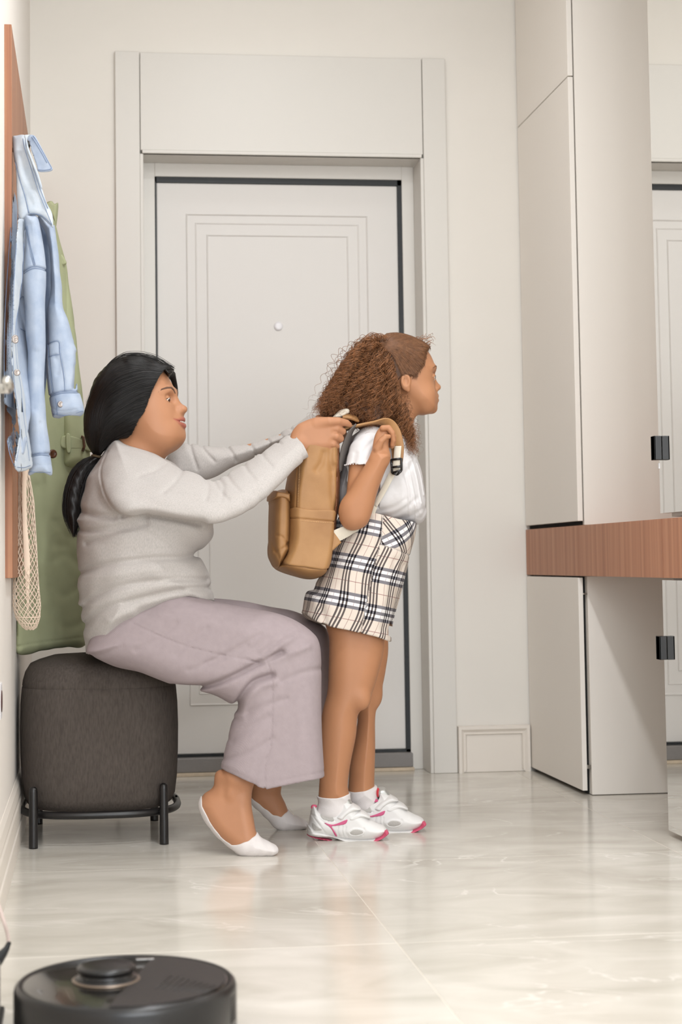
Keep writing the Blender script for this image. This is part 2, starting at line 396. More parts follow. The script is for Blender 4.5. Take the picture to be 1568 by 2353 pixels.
class Plane:                            # depth of a limb as a plane y = a + b x + c z through (px, py, Y) points
    def __init__(s, *pts):
        if len(pts) == 1 and np.isscalar(pts[0]): s.k = (pts[0], 0, 0); s.n = 1; return
        W = np.array([P(*p) for p in pts])
        if len(W) == 2:
            d = W[1]-W[0]; dd = d[0]**2+d[2]**2; b, c = d[1]*d[0]/dd, d[1]*d[2]/dd
        else:
            b, c = np.linalg.solve(np.array([[W[1][0]-W[0][0], W[1][2]-W[0][2]], [W[2][0]-W[0][0], W[2][2]-W[0][2]]]), np.array([W[1][1]-W[0][1], W[2][1]-W[0][1]]))
        s.k = (W[0][1]-b*W[0][0]-c*W[0][2], b, c)
    def y(s, x, z): return s.k[0]+s.k[1]*x+s.k[2]*z
    def at(s, px, py):                  # point of the plane seen at (px, py)
        d = P(px, py, 1.)-CAM0; a, b, c = s.k
        t = (a+c*CAMH)/(d[1]-b*d[0]-c*d[2]); return CAM0+d*t
class Infl:                             # a rounded body with the given side outline: half depth W, edge rounding R
    def __init__(s, px, plane, R, W, n=8, smooth=True, res=.002):
        s.pl = plane if isinstance(plane, Plane) else Plane(plane)
        w3 = np.array([s.pl.at(*p) for p in px]); poly = w3[:, [0, 2]]
        if smooth: poly = catmull(poly, n, True)
        s.R, s.W = R, W; s.g = poly_grid(poly, res, .09)
        y = w3[:, 1]; lo, hi = poly.min(0), poly.max(0)
        s.box = (np.array([lo[0], y.min()-W, lo[1]]), np.array([hi[0], y.max()+W, hi[1]]))
    def half(s, x, z):
        a = np.clip(1+samp(s.g, x, z)/s.R, 0, 1); return s.W*np.sqrt(np.maximum(1-a*a, 0))
    def front(s, x, z): return s.pl.y(x, z)-s.half(x, z)
    def __call__(s, q):
        y = q[:, 1]-s.pl.y(q[:, 0], q[:, 2]); a = np.maximum(s.R+samp(s.g, q[:, 0], q[:, 2]), 0)
        k0 = np.sqrt((a/s.R)**2+(y/s.W)**2); k1 = np.sqrt((a/s.R**2)**2+(y/s.W**2)**2)
        return np.where(k1 > 1e-6, k0*(k0-1)/np.maximum(k1, 1e-6), -s.W)
class Xf:                               # a primitive evaluated in a rotated frame
    def __init__(s, prim, c, R, box): s.f, s.c, s.R, s.box = prim, np.asarray(c, float), np.asarray(R), box
    def __call__(s, q): return s.f((q-s.c)@s.R+s.c)
def crease(lines, plane, width, depth, ymax=.0):
    """grooves (depth > 0) or ridges (< 0) along pixel polylines on the near side of a body"""
    pl = plane if isinstance(plane, Plane) else Plane(plane); gs = []
    for ln in lines:
        w3 = np.array([pl.at(*p) for p in ln])[:, [0, 2]]; gs.append(poly_grid(catmull(w3, 6), .003, width*3.2, False))
    def fn(q):
        out = np.zeros(len(q), np.float32); near = 1/(1+np.exp(np.clip((q[:, 1]-pl.y(q[:, 0], q[:, 2])-ymax)/.012, -30, 30)))
        for g in gs:
            lo, res, a = g; hi = lo+res*(np.array(a.shape)-1)
            m = (q[:, 0] > lo[0]) & (q[:, 0] < hi[0]) & (q[:, 2] > lo[1]) & (q[:, 2] < hi[1])
            if m.any(): out[m] += depth*np.exp(-(samp(g, q[m, 0], q[m, 2])/width)**2)*near[m]
        return out
    return fn
CORN = np.array([[i, j, k] for i in (0, 1) for j in (0, 1) for k in (0, 1)])
def sdf_mesh(name, f, h, m=None, parent=None, bounds=None, post=None, B=8):
    lo, hi = f.bounds() if bounds is None else bounds
    nb = np.ceil((np.asarray(hi)-lo)/(h*B)).astype(int)+1
    bi = np.stack(np.meshgrid(*[np.arange(v) for v in nb], indexing='ij'), -1).reshape(-1, 3)
    ctr = lo+(bi+.5)*h*B; d = f(ctr); bi = bi[np.abs(d) < h*B*.87*1.75+.004]
    loc = np.stack(np.meshgrid(*[np.arange(B+1)]*3, indexing='ij'), -1).reshape(-1, 3)
    dim = nb*B+2; key = lambda c: (c[..., 0].astype(np.int64)*dim[1]+c[..., 1])*dim[2]+c[..., 2]
    VK, VP_, Q = [], [], []
    for s0 in range(0, len(bi), 600):
        b = bi[s0:s0+600]; idx = b[:, None, :]*B+loc[None]
        v = f((lo+idx.reshape(-1, 3)*h)).reshape(len(b), B+1, B+1, B+1)
        neg = v < 0
        cs = [v[:, i:B+i, j:B+j, k:B+k] for i, j, k in CORN]; cn = sum((c < 0).astype(np.int8) for c in cs)
        act = (cn > 0) & (cn < 8); w_ = np.argwhere(act)
        if not len(w_): continue
        cv = np.stack([c[act] for c in cs], 1); acc = np.zeros((len(w_), 3)); cnt = np.zeros(len(w_))
        for a in range(8):
            for ax in range(3):
                if CORN[a][ax]: continue
                b2 = a+(4, 2, 1)[ax]; s = (cv[:, a] < 0) != (cv[:, b2] < 0)
                t = cv[s, a]/(cv[s, a]-cv[s, b2]); pt = np.repeat(CORN[a][None].astype(float), s.sum(), 0); pt[:, ax] += t
                acc[s] += pt; cnt[s] += 1
        ci = b[w_[:, 0]]*B+w_[:, 1:]
        VK.append(key(ci)); VP_.append(lo+(ci+acc/cnt[:, None])*h)
        for ax in range(3):
            sl = [slice(0, B)]*3; s2 = list(sl); s2[ax] = slice(1, B+1)
            n0 = neg[(slice(None),)+tuple(sl)]; n1 = neg[(slice(None),)+tuple(s2)]
            e = np.argwhere(n0 != n1)
            if not len(e): continue
            fl = n0[tuple(e.T)]; ec = b[e[:, 0]]*B+e[:, 1:]
            u, w2 = [(1, 2), (2, 0), (0, 1)][ax]; du = np.zeros(3, int); du[u] = 1; dw = np.zeros(3, int); dw[w2] = 1
            qd = np.stack([key(ec-du-dw), key(ec-dw), key(ec), key(ec-du)], 1)
            qd[~fl] = qd[~fl][:, ::-1]; Q.append(qd)
    VK = np.concatenate(VK); VV = np.concatenate(VP_); VK, iu = np.unique(VK, return_index=True); VV = VV[iu]; Q = np.concatenate(Q)
    ix = np.searchsorted(VK, Q); ix = np.clip(ix, 0, len(VK)-1); ok = (VK[ix] == Q).all(1); Q = ix[ok]
    # project the vertices onto the surface for a crisp, smooth result
    e = h*.5; d0 = f(VV); gr = np.stack([f(VV+np.eye(3)[i]*e)-d0 for i in range(3)], 1)/e
    gl = np.maximum((gr**2).sum(1), .05); mv = -(d0/gl)[:, None]*gr; ml = np.linalg.norm(mv, axis=1); mv *= np.minimum(1, h*.9/np.maximum(ml, 1e-9))[:, None]
    VV = VV+mv
    me = bpy.data.meshes.new(name); nq = len(Q)
    me.vertices.add(len(VV)); me.vertices.foreach_set('co', VV.astype(np.float32).ravel())
    me.loops.add(nq*4); me.loops.foreach_set('vertex_index', Q.astype(np.int32).ravel())
    me.polygons.add(nq); me.polygons.foreach_set('loop_start', np.arange(0, nq*4, 4, dtype=np.int32)); me.polygons.foreach_set('loop_total', np.full(nq, 4, np.int32))
    me.update(calc_edges=True); me.validate()
    # keep the large shells only
    o = link(name, me, m, parent, True)
    if post: post(o, VV)
    return o
def attr(o, name, vals):
    a = o.data.attributes.new(name, 'FLOAT', 'POINT'); a.data.foreach_set('value', np.asarray(vals, np.float32))
def attr2(o, name, vals):
    a = o.data.attributes.new(name, 'FLOAT_VECTOR', 'POINT'); v = np.zeros((len(vals), 3), np.float32); v[:, :vals.shape[1]] = vals; a.data.foreach_set('vector', v.ravel())
def strands(name, curves, rad, m, parent):
    """hair curves, one object; curves = list of (n,3) arrays"""
    hc = bpy.data.hair_curves.new(name); hc.add_curves([len(c) for c in curves])
    hc.attributes['position'].data.foreach_set('vector', np.concatenate(curves).astype(np.float32).ravel())
    a = hc.attributes.get('radius') or hc.attributes.new('radius', 'FLOAT', 'POINT')
    rr = np.concatenate([np.full(len(c), rad)*np.interp(np.linspace(0, 1, len(c)), [0, .15, .7, 1], [.8, 1, .9, .25]) for c in curves])
    a.data.foreach_set('value', rr.astype(np.float32))
    o = bpy.data.objects.new(name, hc); C.objects.link(o); hc.materials.append(m)
    if parent is not None: o.parent = parent; o.location = -wloc(parent)
    return o
# ================================================================ people: shared materials and tools
class Extr:                             # everything within a side-view outline, whatever its depth
    def __init__(s, px, plane, n=6, smooth=True):
        pl = plane if isinstance(plane, Plane) else Plane(plane); s.pl = pl
        poly = np.array([pl.at(*p) for p in px])[:, [0, 2]]
        if smooth: poly = catmull(poly, n, True)
        s.g = poly_grid(poly, .0025, .12)
        lo, hi = poly.min(0), poly.max(0); s.box = (np.array([lo[0], pl.k[0]-.3, lo[1]]), np.array([hi[0], pl.k[0]+.3, hi[1]]))
    def __call__(s, q): return samp(s.g, q[:, 0], q[:, 2])
class Off:                              # a primitive grown by t
    def __init__(s, prim, t): s.f, s.t = prim, t; s.box = (prim.box[0]-t, prim.box[1]+t)
    def __call__(s, q): return s.f(q)-s.t
class Half:                             # half space keeping the side opposite to n
    def __init__(s, c, n): s.c = np.asarray(c, float); n = np.asarray(n, float); s.n = n/np.linalg.norm(n)
    def __call__(s, q): return (q-s.c)@s.n
def px_half(a, b, Y):                   # cut along the pixel line a -> b; what lies left of the direction of travel is removed
    A, B_ = P(*a, Y), P(*b, Y); d = B_-A; return Half(A, (-d[2], 0, d[0]))
def skin_mat(name, rgb, lip, sss=.08):
    m = mat(name, rgb, .5, sss=sss, bump=.06, bscale=600., spec=.35)
    a = nd(m, 'ShaderNodeAttribute'); a.attribute_name = 'lip'; mx = nd(m, 'ShaderNodeMix'); mx.data_type = 'RGBA'
    n = nd(m, 'ShaderNodeTexNoise'); n.inputs['Scale'].default_value = 14.; n.inputs['Detail'].default_value = 4
    tc = nd(m, 'ShaderNodeTexCoord'); lk(m, tc.outputs['Object'], n.inputs['Vector'])
    r = nd(m, 'ShaderNodeValToRGB'); r.color_ramp.elements[0].color = tuple(v*.93 for v in lin(rgb))+(1,); r.color_ramp.elements[1].color = tuple(min(1, v*1.05) for v in lin(rgb))+(1,)
    lk(m, n.outputs[0], r.inputs[0])
    lk(m, a.outputs['Fac'], mx.inputs[0]); lk(m, r.outputs[0], mx.inputs[6]); mx.inputs[7].default_value = lin(lip)+(1,)
    lk(m, mx.outputs[2], bsdf(m).inputs['Base Color']); return m
def hair_mat(name, rgb, rough=.4, var=.35):
    m = mat(name, rgb, rough, spec=.35)
    oi = nd(m, 'ShaderNodeTexCoord'); n = nd(m, 'ShaderNodeTexNoise'); n.inputs['Scale'].default_value = 95.; n.inputs['Detail'].default_value = 3
    lk(m, oi.outputs['Object'], n.inputs['Vector'])
    r = nd(m, 'ShaderNodeValToRGB'); c = lin(rgb)
    r.color_ramp.elements[0].position = .32; r.color_ramp.elements[0].color = tuple(v*(1-var) for v in c)+(1,)
    r.color_ramp.elements[1].position = .68; r.color_ramp.elements[1].color = tuple(min(1, v*(1+var)) for v in c)+(1,)
    lk(m, n.outputs[0], r.inputs[0]); lk(m, r.outputs[0], bsdf(m).inputs['Base Color']); return m
MT['skin_w'] = skin_mat('skin_brown', (178, 127, 94), (158, 84, 74))
MT['skin_g'] = skin_mat('skin_tan', (178, 126, 91), (170, 96, 84))
MT['hair_w'] = hair_mat('black_hair', (20, 17, 16), .45, .3)
MT['hair_g'] = hair_mat('brown_curls', (130, 87, 56), .45, .5)
MT['hair_g_cap'] = hair_mat('shaded_brown_cap', (74, 48, 31), .6, .2)  # darkened below the curl colour to paint shade between the locks
MT['hair_g2'] = hair_mat('smooth_brown_hair', (106, 71, 46), .45, .22)
MT['eye_white'] = mat('eye_white', (204, 192, 182), .3)
MT['iris'] = mat('iris_brown', (58, 34, 22), .15)
MT['teeth'] = mat('teeth', (222, 214, 204), .3)
def knit(name, rgb, dark):
    m = mat(name, rgb, .9, noise=.1, nscale=330., var2=dark, stretch=(1.6, 1.6, .45), bump=.25, bscale=700., spec=.1)
    bsdf(m).inputs['Sheen Weight'].default_value = .12; return m
MT['sweater'] = knit('heather_knit', (192, 186, 182), (173, 168, 164))
def ribbed(name, rgb):
    m = mat(name, rgb, .85, spec=.15, noise=.05, nscale=60.); tc = nd(m, 'ShaderNodeTexCoord'); w_ = nd(m, 'ShaderNodeTexWave')
    w_.inputs['Scale'].default_value = 210.; w_.inputs['Distortion'].default_value = 3.; w_.inputs['Detail'].default_value = 2; w_.bands_direction = 'DIAGONAL'
    mp = nd(m, 'ShaderNodeMapping'); mp.inputs['Scale'].default_value = (1, .8, .12); lk(m, tc.outputs['Object'], mp.inputs[0]); lk(m, mp.outputs[0], w_.inputs['Vector'])
    b = nd(m, 'ShaderNodeBump'); b.inputs['Strength'].default_value = .16; b.inputs['Distance'].default_value = .001
    lk(m, w_.outputs['Fac'], b.inputs['Height']); lk(m, b.outputs[0], bsdf(m).inputs['Normal']); return m
MT['pants'] = ribbed('mauve_rib', (160, 147, 149))
MT['sock'] = mat('white_cotton', (222, 216, 214), .9, bump=.3, bscale=500., spec=.1)
def rotz(deg):
    c, s = math.cos(math.radians(deg)), math.sin(math.radians(deg)); return np.array([[c, s, 0], [-s, c, 0], [0, 0, 1]])
class Head:
    """frame for a head: outline in pixels of the side view, lat = metres off the middle plane (negative: towards the viewer); turn = degrees turned to the viewer"""
    def __init__(s, px, py, Y, turn):
        s.pl = Plane(Y); s.px, s.turn = px, turn; s.c = P(px, py, Y); s.R = rotz(turn); s.k = math.cos(math.radians(turn))*(1.04 if turn > 5 else 1.); s.S = Sdf()
    def h(s, px, py): return ((px-s.px)/s.k+s.px, py)
    def L(s, px, py, lat=0.): v = s.pl.at(*s.h(px, py)).copy(); v[1] += lat; return v
    def W(s, px, py, lat=0.): return s.c+s.R@(s.L(px, py, lat)-s.c)       # the same point in the world
    def infl(s, pts, R, W, k=.0, op='u', lat=0.): s.S.add(Infl([s.h(*p) for p in pts], Plane(s.pl.k[0]+lat) if lat else s.pl, R, W), k, op); return s
    def ell(s, px, py, lat, r, k=.0, op='u', both=True, rot=None):
        for sg in ((-1, 1) if both and lat else (1,)): s.S.add(Ell(s.L(px, py, sg*lat), r, rot), k, op)
        return s
    def chain(s, pts, rad, k=.0, op='u', both=True):
        for sg in ((-1, 1) if both else (1,)): s.S.add(Chain([s.L(a, b, sg*l) for a, b, l in pts], rad), k, op)
        return s
    def prim(s):
        lo, hi = s.S.bounds(); c = (lo+hi)/2; r = np.linalg.norm((hi-lo)[:2])/2+.03
        return Xf(s.S, s.c, s.R, (np.array([s.c[0]-r-.03, s.c[1]-r, lo[2]]), np.array([s.c[0]+r+.03, s.c[1]+r, hi[2]])))
def eyeball(name, hd, px, py, lat, r, parent, look=(.2, -.15)):
    """eyeball turned to look along (yaw, pitch) in the head frame"""
    c = hd.W(px, py, lat); bm = bmesh.new(); bmesh.ops.create_uvsphere(bm, u_segments=24, v_segments=16, radius=r)
    me_o = from_bm(name, bm, None, parent, True); me = me_o.data; me.materials.append(MT['eye_white']); me.materials.append(MT['iris'])
    d = hd.R@np.array([math.cos(look[0]), math.sin(look[0]), look[1]]); d = Vector(d/np.linalg.norm(d))
    for p in me.polygons:
        if p.center.normalized().dot(d) > .90: p.material_index = 1
    me_o.location = Vector(c)-wloc(parent); return me_o

def snap(prim, pts, off):
    """slide points onto the surface of prim, off metres outside it"""
    q = np.array(pts, float); e = 5e-4
    for _ in range(12):
        d = prim(q); g = np.stack([prim(q+np.eye(3)[i]*e)-d for i in range(3)], 1)/e; q = q-((d-off)/np.maximum((g**2).sum(1), .1))[:, None]*g*.8
    return q
def seam(name, lines, infl, rad, m, parent, lift=.0006):
    """raised stitching lines on the near face of a garment piece"""
    bm = bmesh.new()
    for ln in lines:
        pts = []
        for p in catmull(ln, 7):
            q = infl.pl.at(*p); q[1] = infl.front(np.array([q[0]]), np.array([q[2]]))[0]-lift; pts.append(q)
        tube(bm, pts, rad, 5)
    o = from_bm(name, bm, m, parent, True); o['kind'] = 'stuff'; return o
# ================================================================ woman seated on the pouf
WO = empty('person', P(330, 1500, 4.6)*np.array([1, 1, 0])+np.array([0, 0, .5]), 'woman in grey knit top and mauve trousers seated on the pouf, holding up a backpack', 'person')
YT = 4.58
hw = Head(330, 940, 4.575, 17)
hw.infl([(376, 852), (391, 875), (400, 893), (403, 908), (402, 922), (405, 940), (410, 960), (411, 985), (415, 998), (417, 1010), (410, 1022), (398, 1031), (375, 1036), (345, 1030), (300, 1015), (252, 995), (228, 960), (226, 905), (252, 858), (305, 836), (345, 838)], .078, .079)
hw.ell(358, 965, .030, (.048, .042, .056), .05).ell(398, 998, .022, (.02, .026, .02), .03)
hw.infl([(401, 898), (409, 914), (416, 926), (425, 935), (430, 941), (428.5, 948), (420, 953), (408, 956), (398, 930)], .015, .0135, .014)
hw.ell(425.5, 943, 0, (.0075, .011, .0085), .008, both=False)
hw.ell(416, 947.5, .0135, (.0105, .0085, .0085), .007)
hw.ell(419, 953.5, .007, (.005, .0035, .0028), .002, 's')
hw.ell(413, 1004, 0, (.014, .02, .016), .02, both=False)
hw.ell(410, 972, 0, (.015, .03, .022), .02, both=False)
hw.chain([(399, 903, .012), (396, 899, .03), (380, 906, .05)], [.006, .007, .006], .014)
hw.ell(399, 920, .031, (.015, .0165, .0105), .012, 's')
hw.ell(388.5, 921.5, .031, (.0133, .0155, .0122), .004)
hw.ell(399, 922.6, .0300, (.014, .0155, .0038), .0015, 's')
hw.chain([(408, 952, .016), (398, 966, .034), (402, 985, .036)], [.0022, .0018, .001], .010, 's')
hw.ell(362, 1004, .030, (.038, .034, .032), .04).ell(378, 1000, .028, (.030, .030, .030), .04)
hw.ell(320, 968, .081, (.010, .006, .019), .004)
head = hw.prim()
LATS = [-.034, -.027, -.018, -.008, 0, .008, .018, .027, .034]
def lip_path(f, off): return snap(head, [hw.W(*f(abs(l)/.034), l) for l in LATS], off)
LIP_U = lip_path(lambda t: (424-17*t*t, 965+8*t**1.6+(1.2 if t < .1 else 0)), -.0022); LIP_L = lip_path(lambda t: (424-17*t*t, 981-8*t*t), -.0022); LIP_M = lip_path(lambda t: (424-17*t*t, 972.5+.5*t*t), .0004)
RU = [.0014, .0034, .0050, .0062, .0060, .0062, .0050, .0034, .0014]; RL = [.0014, .0038, .0062, .0074, .0076, .0074, .0062, .0038, .0014]
lipu, lipl = Chain(LIP_U, RU), Chain(LIP_L, RL)
body = Sdf()
body.add(head).add(lipu, .004).add(lipl, .004)
body.sub(Chain(LIP_M, [.0014, .0018, .0023, .0026, .0027, .0026, .0023, .0018, .0014]), .002)
body.add(Chain([P(352, 985, 4.575), P(318, 1035, 4.575), P(300, 1080, YT)], [.060, .066, .075]), .03)
body.add(Chain([P(300, 1085, YT), P(315, 1200, YT), P(305, 1400, 4.6)], [.075, .10, .11]), .05)
body.add(Chain([P(285, 1095, 4.44), P(440, 1155, 4.385), P(560, 1124, 4.43), P(690, 1018, 4.49)], [.030, .028, .026, .027]), .03)
body.add(Chain([P(335, 1105, 4.68), P(420, 1080, 4.725), P(470, 1064, 4.722), P(600, 1027, 4.694), P(660, 1006, 4.68), P(716, 984, 4.667)], [.028, .024, .022, .017, .016, .018]), .02)
body.add(Chain([P(310, 1440, 4.50), P(660, 1500, 4.41), P(620, 1650, 4.385), P(545, 1790, 4.37)], [.085, .06, .048, .036]), .04)
body.add(Chain([P(330, 1430, 4.70), P(680, 1480, 4.74), P(660, 1640, 4.74), P(617, 1800, 4.74)], [.08, .058, .046, .036]), .05)
# near hand, a fist around the handle seen from its back
YH = 4.485
body.add(Infl([(668, 1003), (681, 979), (699, 968), (719, 961), (742, 958), (764, 962), (772, 985), (770, 1010), (762, 1030), (745, 1038), (724, 1039), (700, 1042), (680, 1030)], Plane((670, 1010, 4.49), (770, 1000, 4.478)), .026, .021), .008)
def curl(pts, rad, k=.004): body.add(Chain([P(*p) for p in pts], rad), k)
curl([(758, 984, 4.474), (774, 985, 4.472), (787, 991, 4.484), (781, 997, 4.505), (768, 996, 4.515)], [.0125, .0112, .0105, .0095, .0085])
curl([(758, 1002, 4.474), (772, 1003, 4.468), (782, 1008, 4.482), (776, 1013, 4.504), (762, 1011, 4.514)], [.0125, .0112, .0108, .0098, .0085])
curl([(753, 1017, 4.477), (766, 1020, 4.472), (773, 1025, 4.486), (768, 1028, 4.506), (756, 1026, 4.515)], [.0122, .0105, .0098, .009, .008])
curl([(746, 1028, 4.482), (757, 1032, 4.478), (763, 1034, 4.490), (758, 1035, 4.508), (748, 1034, 4.515)], [.0105, .0092, .0085, .0078, .007])
curl([(728, 975, 4.478), (756, 969, 4.464), (778, 968, 4.466), (796, 972, 4.478), (803, 976, 4.484)], [.017, .0135, .0112, .0098, .0075], .006)
# far hand behind it, fingers round the same handle
body.add(Chain([P(716, 984, 4.665), P(745, 978, 4.655)], [.020, .026]), .01)
for q_, (fy, dz) in enumerate(((968, 0), (978, .004), (988, .007), (998, .012))):
    body.add(Chain([P(750, fy, 4.66-dz), P(778, fy+2, 4.655-dz), P(790, fy+8, 4.64-dz), P(782, fy+12, 4.622-dz)], [.0125, .0108, .0098, .0085]), .005)
body.add(Chain([P(735, 965, 4.64), P(768, 957, 4.622), P(790, 962, 4.612)], [.0155, .012, .009]), .006)
# feet
FOOT_N = [(503, 1770), (490, 1808), (468, 1826), (458, 1850), (468, 1878), (487, 1907), (509, 1930), (527, 1945), (546, 1960), (565, 1966), (598, 1966), (628, 1963), (637, 1954), (630, 1942), (606, 1930), (590, 1914), (583, 1880), (578, 1848), (579, 1822), (583, 1770)]
FOOT_F = [(585, 1795), (578, 1833), (580, 1847), (598, 1864), (620, 1886), (640, 1905), (675, 1907), (703, 1902), (706, 1893), (694, 1883), (672, 1873), (662, 1862), (656, 1846), (646, 1825), (638, 1795)]
fpn = Plane((520, 1880, 4.375), (620, 1955, 4.335)); fpf = Plane(4.74)
foot_n = Infl(FOOT_N, fpn, .036, .036); foot_f = Infl(FOOT_F, fpf, .034, .034)
body.add(foot_n, .012).add(foot_f, .012)
body.add(Ell(P(532, 1824, 4.350), (.008, .006, .010)), .02)       # ankle bone
def lips_w(o, V):
    d = np.minimum(lipu(V), lipl(V)); attr(o, 'lip', 1/(1+np.exp(np.clip((d-.0012)/.0007, -30, 30))))
sdf_mesh('body', body, .0027, MT['skin_w'], WO, post=lips_w)
eyeball('eye', hw, 388.8, 922.6, -.031, .0131, WO, (-.25, -.2)); eyeball('eye', hw, 388.8, 922.6, .031, .0131, WO, (-.25, -.2))
bm = bmesh.new()
for q_ in snap(head, [hw.W(424-15*(abs(l)/.0285)**2, 971.8, l) for l in (-.018, -.012, -.006, 0, .006, .012)], -.0042): bm_box(bm, tuple(q_-np.array([.0034, .0034, .0028])), tuple(q_+np.array([.0034, .0034, .0028])), .0012, 1)
from_bm('teeth', bm, MT['teeth'], WO, True)
MT['brow_w'] = mat('dark_brow', (98, 70, 54), .8, noise=.3, nscale=600.)
for sg in (-1, 1): sdf_mesh('eyebrow', Sdf().add(Chain(snap(head, [hw.W(404, 906, sg*.012), hw.W(403, 900, sg*.020), hw.W(400, 897, sg*.030), hw.W(394, 897, sg*.042), hw.W(384, 902, sg*.054), hw.W(376, 909, sg*.060)], -.0012), [.0024, .0034, .0036, .0032, .0025, .0015])), .0011, MT['brow_w'], WO)
for sg in (-1, 1):
    sdf_mesh('eyelashes', Sdf().add(Chain(snap(head, [hw.W(402, 919.8, sg*.023), hw.W(400, 918.4, sg*.031), hw.W(396, 920, sg*.039), hw.W(391, 924.0, sg*.047)], .0000), [.0005, .0009, .0010, .0005])), .0007, MT['hair_w'], WO)
# ---- sweater
sw = Sdf()
TORSO = [(262, 1010), (240, 1037), (217, 1072), (200, 1098), (190, 1135), (182, 1166), (179, 1172), (180, 1186), (175, 1196), (177, 1205), (174, 1212), (177, 1226), (177, 1270), (180, 1310), (178, 1325), (181, 1340), (182, 1375), (179, 1388), (183, 1402), (190, 1440), (196, 1475), (205, 1520), (260, 1500), (330, 1460), (400, 1425), (493, 1400), (492, 1376), (486, 1345), (478, 1312), (462, 1283), (452, 1273), (474, 1254), (488, 1234), (489, 1212), (478, 1170), (448, 1110), (405, 1068), (369, 1051), (345, 1041), (320, 1031), (290, 1018)]
tp = Plane(YT)
sw.add(Infl(TORSO, tp, .15, .195))
sw.add(Ell(P(425, 1195, 4.47), (.07, .07, .055)), .05).add(Ell(P(425, 1195, 4.69), (.07, .07, .055)), .05)
SLN = [(255, 1055), (300, 1036), (350, 1047), (395, 1071), (440, 1085), (468, 1096), (490, 1103), (525, 1088), (560, 1066), (600, 1040), (640, 1013), (672, 990), (700, 971), (737, 1034), (705, 1052), (690, 1066), (650, 1106), (610, 1145), (570, 1174), (530, 1194), (490, 1203), (450, 1203), (400, 1196), (340, 1189), (285, 1189), (247, 1150), (238, 1095)]
pn = Plane((290, 1110, 4.43), (470, 1140, 4.375), (690, 1020, 4.485))
sw.add(Infl(SLN, pn, .062, .060), .035)
SLF = [(380, 1060), (415, 1020), (450, 1021), (500, 1027), (560, 1021), (620, 1005), (680, 975), (722, 950), (745, 990), (700, 1003), (640, 1024), (590, 1049), (530, 1076), (490, 1098), (440, 1110), (390, 1120)]
pf = Plane((415, 1060, 4.735), (720, 970, 4.665))
sw.add(Infl(SLF, pf, .045, .048), .03)
class CuffCut:                          # what lies beyond a cuff line, on one arm only
    def __init__(s, a, b, Y, sg): s.h, s.sg = px_half(a, b, Y), sg; A = P(*a, Y); s.box = (A-np.array([.03, .16, .16]), A+np.array([.16, .16, .1]))
    def __call__(s, q): return np.maximum(-s.h(q), s.sg*(q[:, 1]-4.575))
sw.sub(CuffCut((672, 990), (705, 1052), 4.485, 1), .003)
sw.sub(CuffCut((716, 950), (738, 992), 4.665, -1), .003)
sw.cut(Extr([(100, 900), (760, 900), (760, 1120), (520, 1300), (520, 1383), (492, 1382), (455, 1373), (425, 1369), (383, 1378), (344, 1397), (306, 1428), (272, 1452), (235, 1478), (203, 1501), (150, 1520)], tp, smooth=False), .004)
# neckline: scoop for the neck, open cuffs
sw.sub(Chain([P(338, 1000, 4.575), P(322, 1038, 4.575)], [.080, .074]), .004)
sw.sub(Chain([P(660, 1042, 4.478), P(690, 1021, 4.486), P(735, 990, 4.49)], [.022, .029, .032]), .003)
FOLD = [[(180, 1172), (215, 1186), (262, 1192)], [(176, 1212), (210, 1222), (280, 1210), (330, 1194)], [(180, 1320), (230, 1300), (330, 1285), (420, 1282), (455, 1272)], [(183, 1402), (230, 1362), (300, 1340), (400, 1330), (470, 1332)],
        [(190, 1440), (240, 1395), (320, 1372), (420, 1352), (485, 1350)], [(200, 1250), (260, 1226), (330, 1208)], [(278, 1191), (330, 1186), (400, 1199), (450, 1207)]]
sw.disp(crease(FOLD, tp, .009, .0085, .1))
sw.disp(crease([[(250, 1420), (330, 1385), (400, 1365)], [(182, 1345), (250, 1322), (360, 1306)], [(205, 1460), (260, 1420), (300, 1405)]], tp, .014, -.006, .1))
ARMF = [[(468, 1092), (476, 1120), (470, 1150)], [(500, 1098), (510, 1120), (505, 1150)], [(420, 1080), (400, 1110), (372, 1135)], [(520, 1090), (530, 1112), (545, 1130)], [(560, 1064), (566, 1085), (580, 1105)], [(490, 1103), (500, 1128), (520, 1150)], [(380, 1066), (352, 1085), (318, 1096)], [(600, 1040), (606, 1058), (620, 1075)]]
sw.disp(crease(ARMF, pn, .006, .005, .1))
sw.disp(crease([[(460, 1018), (470, 1040), (490, 1062)], [(520, 1024), (530, 1042), (540, 1060)], [(570, 1017), (578, 1032), (586, 1046)], [(610, 1006), (618, 1020), (624, 1032)], [(640, 994), (648, 1008), (652, 1018)], [(665, 982), (672, 995), (676, 1004)], [(435, 1017), (440, 1045), (452, 1080)]], pf, .005, .0055, .1))
sw.disp(crease([[(247, 1042), (231, 1085), (236, 1130), (252, 1165), (278, 1192)], [(394, 1070), (415, 1078), (430, 1083)]], tp, .003, .003, .1))
sw.disp(crease([[(668, 1000), (685, 1025), (697, 1058)]], pn, .0025, .002, .1))
sw.disp(lambda q: .0012*np.sin(q[:, 0]*61+q[:, 2]*43+2*np.sin(q[:, 2]*27+q[:, 1]*19))*np.sin(q[:, 1]*38+q[:, 2]*31))
sdf_mesh('knit_top', sw, .0040, MT['sweater'], WO)
# collar band
cb_ = Sdf(); rng_ = []
for k in range(20):
    a = 2*PI*k/19; c_ = np.array(P(318, 1034, 4.575)); e1 = np.array(P(369, 1050, 4.575)-P(262, 1011, 4.575))/2; c2 = (P(369, 1050, 4.575)+P(262, 1011, 4.575))/2
    rng_.append(c2+e1*math.cos(a)*1.0+np.array([0, .078*math.sin(a), -.018*abs(math.sin(a))]))
cb_.add(Chain(rng_, .0055)); sdf_mesh('neckband', cb_, .0022, MT['sweater'], WO)
